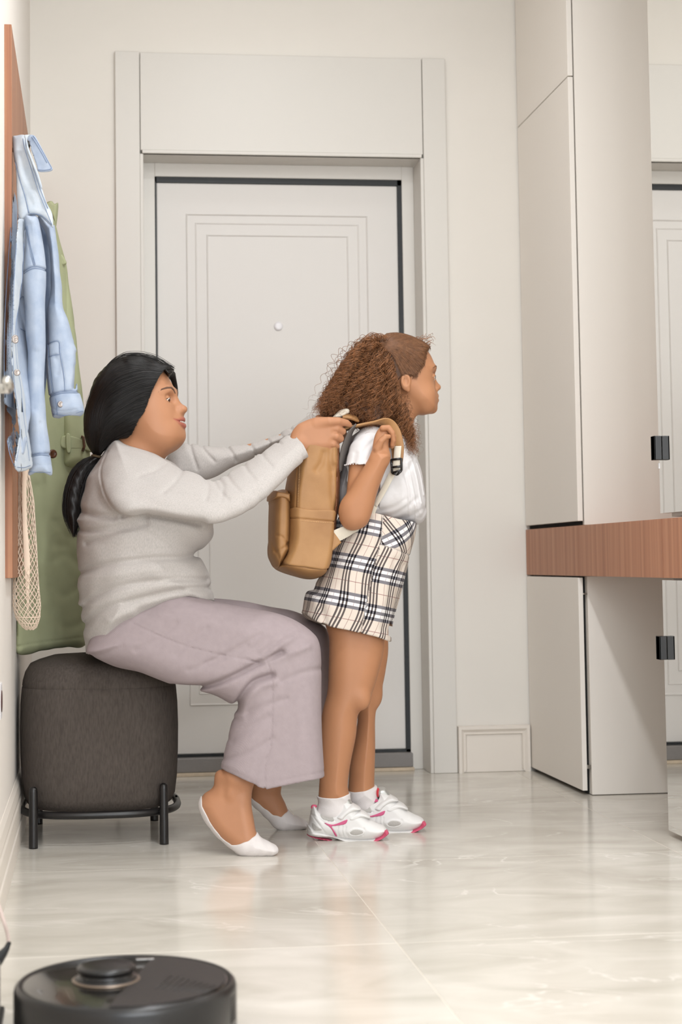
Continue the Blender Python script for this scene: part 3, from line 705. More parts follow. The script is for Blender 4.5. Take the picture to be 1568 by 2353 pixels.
# ---- trousers
pa = Sdf()
LEGN = [(200, 1490), (240, 1448), (300, 1405), (344, 1378), (383, 1362), (425, 1362), (486, 1380), (563, 1395), (632, 1408), (678, 1425), (716, 1451), (733, 1476), (738, 1522), (738, 1618), (740, 1694), (745, 1779), (747, 1850), (500, 1850), (505, 1770), (507, 1755), (517, 1725), (526, 1687), (536, 1648), (542, 1626), (524, 1614), (486, 1595), (417, 1580), (371, 1564), (295, 1534), (237, 1515), (207, 1506)]
lpn = Plane((300, 1450, 4.475), (700, 1480, 4.415), (620, 1790, 4.375))
pa.add(Infl(LEGN, lpn, .075, .088))
LEGF = [(330, 1400), (420, 1374), (494, 1375), (563, 1382), (620, 1394), (678, 1405), (735, 1432), (753, 1453), (757, 1500), (757, 1580), (752, 1660), (750, 1790), (748, 1840), (590, 1840), (590, 1790), (600, 1700), (590, 1620), (500, 1580), (400, 1560), (320, 1520)]
lpf = Plane((400, 1440, 4.70), (720, 1460, 4.745), (660, 1790, 4.745))
pa.add(Infl(LEGF, lpf, .07, .078), .02)
pa.add(Chain([P(296, 1448, 4.52), P(296, 1448, 4.68)], [.1, .1]), .04)
pa.cut(Extr([(100, 1300), (900, 1300), (900, 1600), (745.5, 1779.5), (693, 1784), (640, 1796), (606, 1804), (585, 1799), (563, 1790), (535, 1778), (504, 1767), (440, 1640), (100, 1600)], Plane((700, 1480, 4.415), (620, 1790, 4.375)), smooth=False), .003)
pa.sub(Infl([(545, 1720), (640, 1690), (720, 1700), (733, 1780), (736, 1870), (518, 1870), (520, 1770)], lpn, .058, .070), .004)
pa.sub(Infl([(610, 1720), (735, 1700), (740, 1860), (602, 1860)], lpf, .05, .062), .004)
pa.disp(crease([[(542, 1627), (553, 1592), (578, 1562), (618, 1548)], [(400, 1580), (470, 1574), (530, 1550), (585, 1522), (640, 1496)]], lpn, .009, .016, .1))
pa.disp(crease([[(552, 1640), (562, 1602), (590, 1573), (622, 1562)], [(600, 1512), (640, 1475), (665, 1462)], [(607, 1514), (650, 1500), (700, 1480)]], lpn, .010, -.006, .1))
pa.disp(crease([[(590, 1500), (640, 1462), (668, 1448)], [(540, 1505), (600, 1468), (640, 1445)], [(470, 1520), (540, 1484), (590, 1455)], [(400, 1500), (430, 1470), (470, 1440)], [(430, 1535), (500, 1510), (560, 1480)], [(310, 1490), (350, 1470), (400, 1430)], [(210, 1505), (240, 1500), (280, 1480)], [(530, 1700), (560, 1670), (610, 1640)], [(512, 1745), (560, 1725), (620, 1690)], [(540, 1650), (590, 1620), (650, 1600)], [(640, 1560), (690, 1540), (730, 1535)], [(510, 1760), (545, 1775), (580, 1792)]], lpn, .008, .0035, .1))
pa.disp(crease([[(606, 1514), (617, 1560), (617, 1640), (613, 1710), (601, 1748), (602, 1804)], [(306, 1432), (400, 1473), (480, 1496), (540, 1508), (588, 1519)], [(555, 1508), (588, 1519)]], lpn, .0022, .0032, .1))
pa.disp(crease([[(745, 1768), (690, 1773), (635, 1785)]], lpn, .002, .0016, .1))
sdf_mesh('trousers', pa, .0040, MT['pants'], WO)
# ---- no-show socks
for nm, ft, pl_, reg in (('sock', foot_n, fpn, [(440, 1822), (463, 1825), (464, 1850), (480, 1884), (506, 1920), (531, 1939), (551, 1934), (572, 1925), (592, 1912), (660, 1905), (665, 1995), (535, 1995), (430, 1890)]),
                         ('sock', foot_f, fpf, [(560, 1828), (578, 1832), (603, 1852), (626, 1869), (643, 1873), (662, 1860), (730, 1875), (730, 1925), (620, 1920), (555, 1850)])):
    s_ = Sdf().add(Off(ft, .0028)).cut(Extr(reg, pl_, smooth=False), .002)
    s_.disp(lambda q: .0006*np.sin(q[:, 0]*260+q[:, 1]*90))
    sdf_mesh(nm, s_, .0022, MT['sock'], WO)
# ---- hair
HAIR = [(398, 849), (382, 838), (358, 831), (329, 821), (295, 819), (268, 828), (244, 841), (220, 867), (208, 896), (199, 937), (192, 974), (193, 998), (203, 1025), (216, 1046), (229, 1048), (245, 1025), (262, 1010), (284, 1012), (297, 1006), (304, 990), (309, 968), (325, 958), (336, 935), (346, 908), (358, 882), (374, 856), (388, 866)]
FULL = [(398, 849), (382, 838), (358, 831), (329, 821), (295, 819), (268, 828), (244, 841), (220, 867), (208, 896), (199, 937), (192, 974), (193, 998), (203, 1025), (217, 1047), (232, 1050), (260, 1030), (300, 1040), (360, 1050), (420, 1030), (430, 960), (425, 880)]
hp_ = Plane(4.575); full = Infl(FULL, hp_, .085, .093)
hs = Sdf().add(full).cut(Extr(HAIR, hp_), .004)
far_ = Sdf().add(Chain([P(385, 842, 4.60), P(400, 862, 4.635), P(407, 885, 4.655), P(410, 912, 4.66)], [.010, .009, .007, .003]))
hs.add(Chain([P(380, 843, 4.60), P(396, 860, 4.630), P(403, 885, 4.648), P(407, 912, 4.655)], [.012, .010, .007, .003]), .01)
PONY = [(217, 1046), (200, 1053), (184, 1064), (167, 1084), (154, 1118), (149, 1156), (153, 1192), (164, 1224), (172, 1233), (178, 1216), (186, 1173), (192, 1130), (207, 1087), (231, 1054)]
pony = Infl(PONY, 4.57, .022, .030)
hs.add(pony, .006)
hs.disp(lambda q: .0008*np.sin(q[:, 0]*240+q[:, 2]*170+q[:, 1]*120))
hair = sdf_mesh('hair', hs, .0035, MT['hair_w'], WO)
bm = bmesh.new(); r_ = [P(222, 1049, 4.57)+np.array([.0135*math.cos(a)*.85, .02*math.sin(a), -.0135*math.cos(a)*.15]) for a in np.linspace(0, 2*PI, 25)]
tube(bm, r_, .0042, 8, False); from_bm('hair_tie', bm, mat('olive_elastic', (96, 80, 58), .8), WO, True)
GUIDE = [[(300, 1005), (278, 1010), (250, 1024), (226, 1047)], [(318, 968), (292, 982), (252, 1010), (224, 1046)], [(330, 952), (296, 962), (246, 994), (222, 1046)], [(347, 905), (305, 920), (240, 968), (221, 1046)],
         [(360, 878), (312, 884), (240, 930), (219, 1045)], [(375, 855), (322, 852), (248, 880), (206, 960), (218, 1045)], [(390, 851), (335, 834), (262, 842), (203, 930), (200, 1010), (217, 1045)], [(399, 852), (340, 823), (262, 832), (200, 930), (197, 1005), (216, 1045)]]
G_ = np.array([catmull(g, 12)[np.linspace(0, len(catmull(g, 12))-1, 26).astype(int)] for g in GUIDE])
cur = []
for k in range(2600):
    t = RNG.uniform(0, len(G_)-1.001); i = int(t); u = t-i; pth = G_[i]*(1-u)+G_[i+1]*u
    s0 = 0 if RNG.random() < .6 else RNG.integers(0, 12); pth = pth[s0:]
    n = len(pth); pth = pth+np.cumsum(RNG.normal(0, .16, (n, 2)), 0)*np.linspace(1, .2, n)[:, None]+RNG.normal(0, 1.2, 2)*np.linspace(.6, .4, n)[:, None]
    w3 = np.array([hp_.at(*p) for p in pth]); side = -1 if RNG.random() < .8 else 1
    hf = np.sqrt(np.maximum(full.half(w3[:, 0], w3[:, 2])**2, 1e-8)); off = RNG.uniform(-.0005, .0038)
    w3[:, 1] = w3[:, 1]+side*(hf+off)
    cur.append(w3)
lft = catmull([(217, 1047), (198, 1053), (180, 1066), (164, 1086), (152, 1120), (147, 1158), (151, 1194), (168, 1233)], 5); rgt = catmull([(229, 1050), (216, 1075), (205, 1095), (196, 1125), (190, 1150), (186, 1175), (182, 1200), (174, 1233)], 5)
for k in range(900):
    u = RNG.random(); u2 = np.clip(u+RNG.normal(0, .12), -.08, 1.05); n = len(lft); t = np.linspace(0, 1, n)[:, None]
    pth = lft*(1-(u*(1-t)+u2*t))+rgt*(u*(1-t)+u2*t)+np.cumsum(RNG.normal(0, .25, (n, 2)), 0); n2 = RNG.integers(n-9, n+1); pth = pth[:n2]
    w3 = np.array([P(p[0], p[1], 4.57) for p in pth]); sd = RNG.uniform(-1, 1); w3[:, 1] += sd*.031*np.sqrt(max(0, 1-(2*u-1)**2))*np.interp(np.linspace(0, 1, n2), [0, .2, .7, 1], [.5, 1, 1, .5])
    cur.append(w3)
for k in range(90):                     # flyaways
    i = RNG.integers(3, len(G_)-1); pth = G_[-1][:16]+RNG.normal(0, 1.2, 2) if k % 2 else G_[i][:14]
    n = len(pth); out = np.cumsum(RNG.normal(0, .5, (n, 2)), 0)+np.array([0, -RNG.uniform(0, 4)])
    w3 = np.array([hp_.at(*p) for p in pth+out]); w3[:, 1] += RNG.uniform(-.06, .06); cur.append(w3)
strands('hair_strands', cur, .0005, MT['hair_w'], hair)['kind'] = 'stuff'
# ================================================================ girl standing in front of her
GI = empty('person', P(800, 1930, 4.6)*np.array([1, 1, 0]), 'curly-haired girl in white blouse and checked skirt standing with one hand on the backpack strap', 'person')
YG = 4.60
hg = Head(930, 880, YG, -2)
hg.infl([(972, 799), (985, 811), (994, 828), (999, 845), (997.5, 862), (998, 880), (999, 897), (1000, 912), (1000, 928), (998, 940), (990, 947), (975, 950), (955, 950), (938, 944), (915, 925), (885, 900), (860, 855), (864, 805), (890, 778), (935, 773)], .066, .068)
hg.ell(972, 912, .033, (.024, .024, .026), .025).ell(975, 935, .022, (.02, .022, .018), .02)
hg.infl([(994, 852), (999, 862), (1003, 873), (1008, 881), (1012.5, 888), (1011, 894), (1004, 898), (994, 897), (986, 875)], .011, .0105, .010)
hg.ell(1008.5, 889.5, 0, (.0055, .0085, .0068), .006, both=False)
hg.ell(1002, 893, .010, (.0075, .0062, .0064), .005)
hg.ell(1004.5, 897.5, .005, (.0035, .0025, .002), .002, 's')
hg.ell(996, 939, 0, (.011, .016, .012), .015, both=False)
hg.ell(998, 915, 0, (.011, .022, .018), .015, both=False)
hg.chain([(1003.5, 909.5, 0), (999.5, 911, .010), (991, 915, .020)], [.0062, .0050, .0018], .004)
hg.chain([(1003.5, 919.5, 0), (999.5, 919.5, .010), (992, 916, .019)], [.0066, .0054, .0018], .004)
hg.chain([(1010, 914.5, 0), (1003, 914.8, .009), (994, 915.2, .019)], [.0014, .0014, .0008], .002, 's')
hg.chain([(996, 850, .012), (993, 846, .026), (982, 850, .042)], [.0045, .005, .0045], .012)
hg.ell(994, 867, .027, (.012, .014, .009), .010, 's')
hg.ell(988, 868.5, .027, (.0122, .0138, .0108), .004)
hg.ell(996, 869.5, .0265, (.011, .0135, .0042), .002, 's')
hg.ell(920, 884, .071, (.0150, .0085, .0250), .004).ell(919, 881, .0805, (.0100, .0075, .0165), .002, 's').ell(925, 900, .069, (.007, .006, .009), .003)
headg = hg.prim()
gb = Sdf()
gb.add(headg)
gb.add(Chain([P(925, 935, YG), P(915, 970, YG), P(905, 1010, YG)], [.043, .042, .055]), .02)
gb.add(Chain([P(900, 1020, YG), P(885, 1120, YG), P(850, 1250, YG), P(830, 1330, YG)], [.05, .068, .07, .078], 1.1), .03)
YA = 4.435
gb.add(Chain([P(858, 1022, 4.52), P(832, 1060, 4.485), P(822, 1170, 4.455)], [.030, .034, .034]), .015)
farm = Plane((815, 1190, 4.45), (880, 1050, 4.42))
gb.add(Infl([(850, 1050), (838, 1070), (818, 1100), (803, 1126), (784, 1153), (778.6, 1178), (785, 1204), (802, 1218), (823, 1217), (844, 1204), (857, 1170), (866, 1135), (879, 1098), (893, 1063), (896, 1046), (884, 1036), (862, 1036)], farm, .036, .037), .01)
gb.add(Infl([(852, 1058), (856, 1030), (860, 1008), (866, 992), (876, 980), (884, 977), (894, 988), (896, 1004), (893, 1022), (896, 1044), (892, 1066), (875, 1074)], Plane((878, 1050, 4.418), (878, 1000, 4.430)), .020, .0185), .008)
def curlg(pts, rad, k=.004): gb.add(Chain([P(*p) for p in pts], rad), k)
curlg([(880, 984, 4.413), (893, 983, 4.408), (902, 995, 4.407), (904.5, 1012, 4.412), (902, 1022, 4.418)], [.0085, .0082, .0076, .0068, .006])
curlg([(881, 987, 4.428), (896, 990, 4.423), (905, 1003, 4.424), (905, 1018, 4.430), (901, 1026, 4.434)], [.0085, .0080, .0074, .0068, .006])
curlg([(880, 993, 4.444), (895, 998, 4.440), (903, 1010, 4.442), (902, 1023, 4.447)], [.0082, .0078, .0072, .0060])
curlg([(879, 1000, 4.458), (892, 1006, 4.456), (899, 1016, 4.458), (898, 1026, 4.461)], [.0074, .007, .0064, .0055])
curlg([(868, 1030, 4.405), (876, 1014, 4.396), (886, 1004, 4.394), (894, 1003, 4.397)], [.0115, .0088, .0078, .006], .006)
# far arm, hand up at the other strap
gb.add(Chain([P(870, 1020, 4.69), P(822, 1150, 4.745), P(880, 1060, 4.78), P(893, 1010, 4.775)], [.036, .033, .024, .022]), .02)
for q_ in range(4): gb.add(Chain([P(888, 995, 4.76+.015*q_), P(902, 1000, 4.76+.015*q_), P(905, 1020, 4.76+.015*q_)], [.008, .0076, .0064]), .004)
gb.add(Chain([P(890, 1020, 4.76), P(898, 1004, 4.745)], [.010, .007]), .005)
legn = Infl([(752, 1400), (757, 1470), (756, 1530), (753, 1590), (741, 1640), (736, 1700), (736, 1770), (739, 1845), (798, 1845), (799, 1800), (806, 1750), (818, 1690), (823, 1642), (845, 1619), (856, 1590), (871, 1540), (883, 1480), (876, 1400)], 4.555, .055, .052)
legf = Infl([(795, 1400), (805, 1500), (812, 1570), (818, 1620), (822, 1660), (808, 1740), (803, 1780), (806, 1845), (861, 1845), (860, 1800), (862, 1720), (862, 1650), (868, 1616), (876, 1588), (886, 1540), (892, 1480), (880, 1400)], 4.675, .055, .052)
gb.add(legn, .01).add(legf, .01)
gb.add(Ell(P(832, 1608, 4.52), (.022, .018, .026)), .02).add(Ell(P(862, 1600, 4.665), (.018, .02, .026)), .02)
gb.add(Chain([P(768, 1840, 4.555), P(772, 1885, 4.55), P(840, 1912, 4.54)], [.034, .030, .024]), .02).add(Chain([P(833, 1840, 4.675), P(845, 1868, 4.67), P(915, 1890, 4.66)], [.034, .030, .022]), .02)
def lips_g(o, V):
    l = (V-hg.c)@hg.R+hg.c; d = np.full(len(V), 9.)
    for sg in (-1, 1):
        d = np.minimum(d, Chain([hg.L(a, b, sg*c) for a, b, c in ((1003.5, 910.5, 0), (999.5, 911.5, .010), (992, 915, .019))], [.0048, .0040, .001])(l))
        d = np.minimum(d, Chain([hg.L(a, b, sg*c) for a, b, c in ((1003.5, 919.5, 0), (999.5, 919.5, .010), (992.5, 916, .018))], [.0052, .0042, .001])(l))
    attr(o, 'lip', .8/(1+np.exp(np.clip((d-.001)/.0008, -30, 30))))
sdf_mesh('body', gb, .0025, MT['skin_g'], GI, post=lips_g)
for sg in (-1, 1):
    eyeball('eye', hg, 988.3, 869.3, sg*.027, .0114, GI, (-.45 if sg < 0 else .2, -.05))
    sdf_mesh('eyebrow', Sdf().add(Chain(snap(headg, [hg.W(1001, 848, sg*.010), hg.W(1000, 843, sg*.020), hg.W(994.5, 844, sg*.034), hg.W(985, 850, sg*.046)], .0003), [.0014, .0022, .002, .0009])), .001, mat('soft_brow', (118, 80, 54), .8), GI)
    sdf_mesh('eyelashes', Sdf().add(Chain(snap(headg, [hg.W(999, 869, sg*.014), hg.W(998.5, 866.5, sg*.021), hg.W(996, 866, sg*.029), hg.W(992, 868, sg*.036), hg.W(987, 870.5, sg*.042)], .0002), [.0006, .0011, .0014, .0013, .0006])), .0007, MT['hair_w'], GI)
# ---- blouse
MT['blouse'] = mat('white_voile', (212, 209, 209), .8, bump=.2, bscale=160., spec=.15)
bl_ = Sdf(); bp_ = Plane(YG)
bl_.add(Infl([(845, 982), (880, 990), (918, 985), (938, 1008), (944, 1034), (955, 1053), (967, 1092), (974, 1138), (978, 1172), (972, 1197), (954, 1207), (920, 1206), (890, 1205), (851, 1197), (815, 1205), (784, 1192), (775, 1160), (773, 1130), (781, 1090), (794, 1042), (806, 1006)], bp_, .075, .126))
bl_.add(Chain([P(858, 1016, 4.53), P(840, 1042, 4.495), P(834, 1085, 4.475)], [.044, .046, .050]), .03)
bl_.add(Chain([P(868, 1016, 4.68), P(842, 1042, 4.72), P(834, 1085, 4.74)], [.044, .046, .048]), .03)
zh = P(833, 1069, 4.47)[2]; XSL = P(872, 1069, 4.48)[0]
class LowSide:
    box = (P(770, 1069, 4.4)-np.array([.02, .1, .12]), P(905, 1069, 4.85)+np.array([.02, .1, .0]))
    def __call__(s, q): return np.maximum(np.maximum(q[:, 2]-zh, .100-np.abs(q[:, 1]-YG)), q[:, 0]-XSL)
bl_.sub(LowSide(), .002)
bl_.sub(Chain([P(834, 1062, 4.482), P(832, 1100, 4.470)], [.028, .042]), .002)
bl_.sub(Chain([P(928, 935, YG), P(916, 985, YG)], [.050, .054]), .004)
bl_.disp(crease([[(908, 1075), (912, 1100), (920, 1130), (922, 1160), (926, 1185)], [(918, 1070), (926, 1105), (933, 1140), (938, 1170), (944, 1195)], [(930, 1060), (940, 1095), (947, 1130), (953, 1160)], [(946, 1070), (955, 1100), (962, 1140)]], bp_, .0028, -.0032, .0))
bl_.disp(crease([[(870, 1190), (900, 1180), (940, 1150)], [(860, 1175), (890, 1168), (915, 1150)], [(890, 1198), (925, 1190), (960, 1170)], [(935, 1060), (925, 1080), (905, 1100)], [(955, 1190), (966, 1175), (974, 1160)], [(783, 1100), (792, 1080), (800, 1050)]], bp_, .007, .0035, .1))
bl_.disp(crease([[(815, 1050), (825, 1035), (842, 1020)], [(825, 1064), (838, 1040), (852, 1025)]], bp_, .005, .003, .1))
bl_.disp(lambda q: .0009*np.sin(q[:, 0]*110+q[:, 2]*57)*np.sin(q[:, 1]*75+q[:, 2]*64))
sdf_mesh('blouse', bl_, .0026, MT['blouse'], GI)
# raised dots and the scalloped sleeve hem
bm = bmesh.new()
for k in range(36):
    a = PI*2*k/36; bmesh.ops.create_icosphere(bm, subdivisions=1, radius=.0019, matrix=Matrix.Translation(Vector(P(833, 1068.5, 4.474))+Vector((.0490*math.cos(a), .0490*math.sin(a), 0))))
from_bm('sleeve_scallops', bm, MT['blouse'], GI, True)['kind'] = 'stuff'
# ---- checked skirt with shorts-like front
def plaid():
    m = mat('checked_cotton', (238, 226, 214), .85, spec=.12); at = nd(m, 'ShaderNodeAttribute'); at.attribute_name = 'weave'
    sp = nd(m, 'ShaderNodeSeparateXYZ'); lk(m, at.outputs['Vector'], sp.inputs[0])
    def mth(op, a, b=None, c=None):
        n = nd(m, 'ShaderNodeMath'); n.operation = op
        for i, v in enumerate((a, b, c)):
            if v is None: continue
            if hasattr(v, 'links'): lk(m, v, n.inputs[i])
            else: n.inputs[i].default_value = v
        return n.outputs[0]
    def bands(ax, per, offs, wd, ph=0.):
        f = mth('FRACT', mth('ADD', mth('DIVIDE', sp.outputs[ax], per), ph)); out = None
        for o in offs:
            b = mth('LESS_THAN', mth('ABSOLUTE', mth('SUBTRACT', f, o)), wd/2); out = b if out is None else mth('MAXIMUM', out, b)
        return out
    def mix(fac, a, col):
        n = nd(m, 'ShaderNodeMix'); n.data_type = 'RGBA'; lk(m, fac, n.inputs[0])
        if hasattr(a, 'links'): lk(m, a, n.inputs[6])
        else: n.inputs[6].default_value = a
        if hasattr(col, 'links'): lk(m, col, n.inputs[7])
        else: n.inputs[7].default_value = col
        return n.outputs[2]
    pu, pv = .047, .104
    v3 = bands(0, pu, (.16, .32, .48), .085); h3 = bands(1, pv, (.14, .31, .48), .085)
    wv = bands(1, pv, (.225, .395), .09); rv = bands(0, pu, (.82,), .022); rh = bands(1, pv, (.81,), .018)
    c = mix(wv, lin((216, 204, 192))+(1,), lin((230, 228, 227))+(1,))
    c = mix(mth('MULTIPLY', rv, .7), c, lin((128, 62, 66))+(1,)); c = mix(mth('MULTIPLY', rh, .7), c, lin((128, 62, 66))+(1,))
    c = mix(h3, c, lin((124, 121, 126))+(1,)); c = mix(v3, c, lin((92, 83, 81))+(1,))
    c = mix(mth('MULTIPLY', h3, v3), c, lin((22, 20, 26))+(1,))
    lk(m, c, bsdf(m).inputs['Base Color']); return m
MT['plaid'] = plaid()
sk = Sdf()
SK = [(808, 1110), (800, 1150), (772, 1205), (757, 1262), (745, 1305), (733, 1330), (720, 1350), (704, 1364), (697, 1400), (694, 1410), (690, 1440), (720, 1490), (900, 1510), (900, 1468), (902, 1428), (925, 1340), (939, 1277), (953, 1222), (955, 1150), (950, 1110), (880, 1090)]
sk.add(Infl(SK, bp_, .075, .128))
sk.cut(Extr([(650, 1150), (800, 1168), (850, 1183), (900, 1196), (960, 1204), (1000, 1206), (1000, 1440), (899, 1469.5), (888, 1473), (848, 1459), (784, 1444), (733, 1434.5), (714, 1424), (695, 1408), (640, 1380)], bp_, smooth=False), .003)
sk.sub(Infl([(760, 1400), (884, 1410), (888, 1530), (730, 1530), (735, 1430)], bp_, .085, .112), .003)
sk.disp(crease([[(862, 1196), (845, 1260), (838, 1320), (826, 1390), (812, 1452)]], bp_, .003, .004, .0))
sk.disp(crease([[(857, 1252), (885, 1262), (915, 1272), (938, 1278)]], bp_, .0025, .003, .0))
sk.disp(crease([[(722, 1350), (728, 1390), (735, 1434)], [(890, 1290), (880, 1370), (866, 1440)], [(770, 1240), (800, 1215), (830, 1195)], [(910, 1300), (896, 1380), (884, 1450)]], bp_, .010, .006, .1))
def weave(o, V):
    A = P(872, 1195, YG); B_ = P(800, 1455, YG); ax = (B_-A)/np.linalg.norm(B_-A); tt = (V-A)@ax
    xc = A[0]+ax[0]*tt; pr_ = (V[:, 0]-xc)*(-ax[2])+(V[:, 2]-(A[2]+ax[2]*tt))*ax[0]*-1
    ang = np.arctan2(-(V[:, 1]-YG), pr_*1.1); u = ang*.118; v = -tt+.09*np.cos(ang)*0
    u = u+.006*np.sin(tt*30); v = v+.018*np.sin(ang*1.0)*0-.10*pr_
    # the yoke in front is cut on the bias
    x1 = P(857, 1252, YG); x2 = P(938, 1278, YG); sx = P(862, 1196, YG)
    yoke = (V[:, 2] > x1[2]+(x2[2]-x1[2])*(V[:, 0]-x1[0])/(x2[0]-x1[0])) & (V[:, 0] > sx[0]+(V[:, 2]-sx[2])*(x1[0]-sx[0])/(x1[2]-sx[2])) & (V[:, 1] < YG+.02)
    front = (V[:, 0] > np.interp(V[:, 2], [P(812, 1452, YG)[2], P(838, 1320, YG)[2], P(857, 1252, YG)[2], sx[2]], [P(812, 1452, YG)[0], P(838, 1320, YG)[0], x1[0], sx[0]]))
    c, s = math.cos(.75), math.sin(.75)
    u2 = u*c-v*s; v2 = u*s+v*c
    u = np.where(front, u+.021, u); v = np.where(front, v+.02, v)
    attr2(o, 'weave', np.stack([np.where(yoke, u2, u)+1, np.where(yoke, v2, v)+1], 1))
sdf_mesh('skirt', sk, .0030, MT['plaid'], GI, post=weave)
# ---- socks and sneakers
skf = Infl([(802, 1805), (803, 1820), (804, 1845), (815, 1868), (845, 1880), (868, 1850), (864, 1825), (862, 1805)], 4.675, .045, .045)
sdf_mesh('sock', Sdf().add(Off(legn, .0032)).add(Off(Infl([(733, 1815), (734, 1840), (731, 1855), (734, 1880), (770, 1905), (800, 1880), (806, 1850), (798, 1830), (797, 1815)], 4.555, .045, .046), .001), .01).cut(Extr([(700, 1832), (740, 1830), (770, 1829), (794, 1823), (830, 1818), (830, 1920), (700, 1920)], 4.555, smooth=False), .002), .002, MT['sock'], GI)
sdf_mesh('sock', Sdf().add(Off(legf, .0032)).add(skf, .01).cut(Extr([(780, 1818), (810, 1817), (835, 1812), (862, 1804), (900, 1800), (900, 1900), (780, 1900)], 4.675, smooth=False), .002), .002, MT['sock'], GI)
MT['shoe_white'] = mat('white_leather', (222, 220, 218), .42)
MT['shoe_mesh'] = mat('white_mesh', (180, 176, 171), .8, bump=.6, bscale=420.)
MT['shoe_pink'] = mat('pink_panel', (201, 86, 128), .5)
MT['sole_white'] = mat('white_midsole', (222, 220, 218), .55)
MT['sole_pink'] = mat('pink_outsole', (206, 84, 114), .55)
MT['silver'] = mat('silver_tongue', (190, 190, 186), .35, .5)
def z5(*pts): return [(700+x/5.2267, 1780+y/5.2267) for x, y in pts]
def sneaker(o, dx, dy, Y):
    S_ = lambda pts: [(x+dx, y+dy) for x, y in pts]
    pl = Plane((710+dx, 1900+dy, Y+.012), (888+dx, 1910+dy, Y-.018))
    upn = Infl(S_(z5((88, 400), (70, 470), (58, 560), (40, 640), (60, 700), (200, 740), (420, 770), (620, 790), (850, 770), (970, 700), (985, 655), (950, 612), (860, 572), (770, 520), (690, 440), (600, 370), (560, 330), (500, 300), (420, 290), (400, 350), (330, 390), (250, 430), (170, 440), (140, 400), (110, 372))), pl, .032, .041)
    u = Sdf().add(upn)
    u.sub(Chain([P(765+dx, 1815+dy, Y), P(765+dx, 1846+dy, Y), P(772+dx, 1864+dy, Y)], [.036, .033, .028]), .004)
    u.disp(crease([S_(l) for l in (z5((95, 470), (200, 540), (320, 640), (365, 712)), z5((380, 590), (370, 650), (400, 720)), z5((430, 590), (425, 650), (450, 720)), z5((470, 600), (465, 660), (500, 720)), z5((290, 430), (310, 510), (345, 530)), z5((80, 470), (140, 560), (230, 680)), z5((690, 620), (690, 670), (680, 700)))], pl, .0022, .0016, .1))
    u.disp(crease([S_(z5((510, 660), (570, 625), (670, 640), (680, 680), (600, 710), (530, 700), (505, 670)))], pl, .0025, -.0018, .1))
    sh = sdf_mesh('sneaker_upper', u, .0019, MT['shoe_white'], o)
    for nm, mt_, t, poly in (('mesh_panel', MT['shoe_mesh'], .0012, z5((520, 665), (570, 632), (660, 645), (672, 675), (600, 700), (540, 692))), ('mesh_panel', MT['shoe_mesh'], .0010, z5((180, 460), (280, 440), (330, 515), (300, 535), (200, 510))), ('mesh_panel', MT['shoe_mesh'], .0008, z5((80, 560), (140, 600), (190, 640), (90, 640))),
                             ('pink_stripe', MT['shoe_pink'], .0016, z5((200, 545), (320, 572), (480, 513), (486, 530), (455, 568), (330, 588), (303, 600), (372, 714), (345, 708), (285, 605))), ('pink_tab', MT['shoe_pink'], .0016, z5((340, 395), (385, 378), (415, 396), (395, 416), (355, 412)))):
        g_ = Sdf().add(Off(upn, t)).cut(Extr(S_(poly), pl, 4), .0008).cut(Half(P(790, 1900, Y), (0, 1, 0)), .001)
        sdf_mesh(nm, g_, .0015, mt_, sh)
    mid = Sdf().add(Infl(S_(z5((40, 600), (120, 640), (250, 680), (400, 728), (620, 752), (830, 745), (940, 700), (975, 650), (998, 680), (985, 720), (900, 775), (750, 812), (620, 822), (460, 806), (400, 780), (330, 755), (280, 750), (140, 745), (45, 722), (30, 680), (34, 620))), pl, .018, .045))
    mid.disp(crease([S_(l) for l in (z5((45, 640), (150, 690), (280, 730), (400, 770)), z5((60, 670), (200, 725)))], pl, .0022, .0016, .1))
    md = sdf_mesh('midsole', mid, .0019, MT['sole_white'], o)
    out = Infl(S_(z5((36, 715), (140, 742), (290, 768), (380, 790), (460, 802), (620, 812), (760, 775), (900, 715), (930, 648), (970, 645), (997, 665), (994, 705), (900, 772), (760, 818), (620, 830), (450, 814), (300, 790), (130, 760), (40, 730))), pl, .012, .0462)
    sdf_mesh('outsole', Sdf().add(out), .0019, MT['sole_pink'], o)
    tg = Infl(S_(z5((405, 300), (430, 262), (500, 250), (545, 290), (575, 350), (540, 380), (470, 380), (415, 365))), Plane(Y), .012, .026)
    to = sdf_mesh('shoe_tongue', Sdf().add(tg), .002, MT['silver'], o)
    sdf_mesh('tongue_lining', Sdf().add(Off(tg, .0012)).cut(Extr(S_(z5((400, 300), (425, 262), (440, 262), (425, 305), (430, 370), (410, 370))), Plane(Y)), .001), .0017, mat('coral_lining', (214, 60, 72), .7), to)
    sdf_mesh('heel_loop', Sdf().add(Infl(S_(z5((78, 385), (95, 362), (140, 362), (150, 385), (110, 410), (84, 410))), Plane(Y+.01), .004, .006)), .0015, MT['sole_pink'], sh)
    for poly in (z5((360, 490), (395, 450), (470, 385), (560, 350), (640, 385), (650, 405), (560, 430), (480, 480), (430, 530), (375, 515)), z5((490, 510), (520, 465), (620, 425), (720, 450), (770, 500), (750, 510), (660, 500), (580, 540), (520, 540))):
        b_ = Sdf().add(Off(Infl(S_(poly), Plane(Y), .010, .043), .003))
        sdf_mesh('hook_strap', b_, .0018, MT['shoe_white'], o)
sneaker(GI, 0, 0, 4.545); sneaker(GI, 86, -20, 4.665)
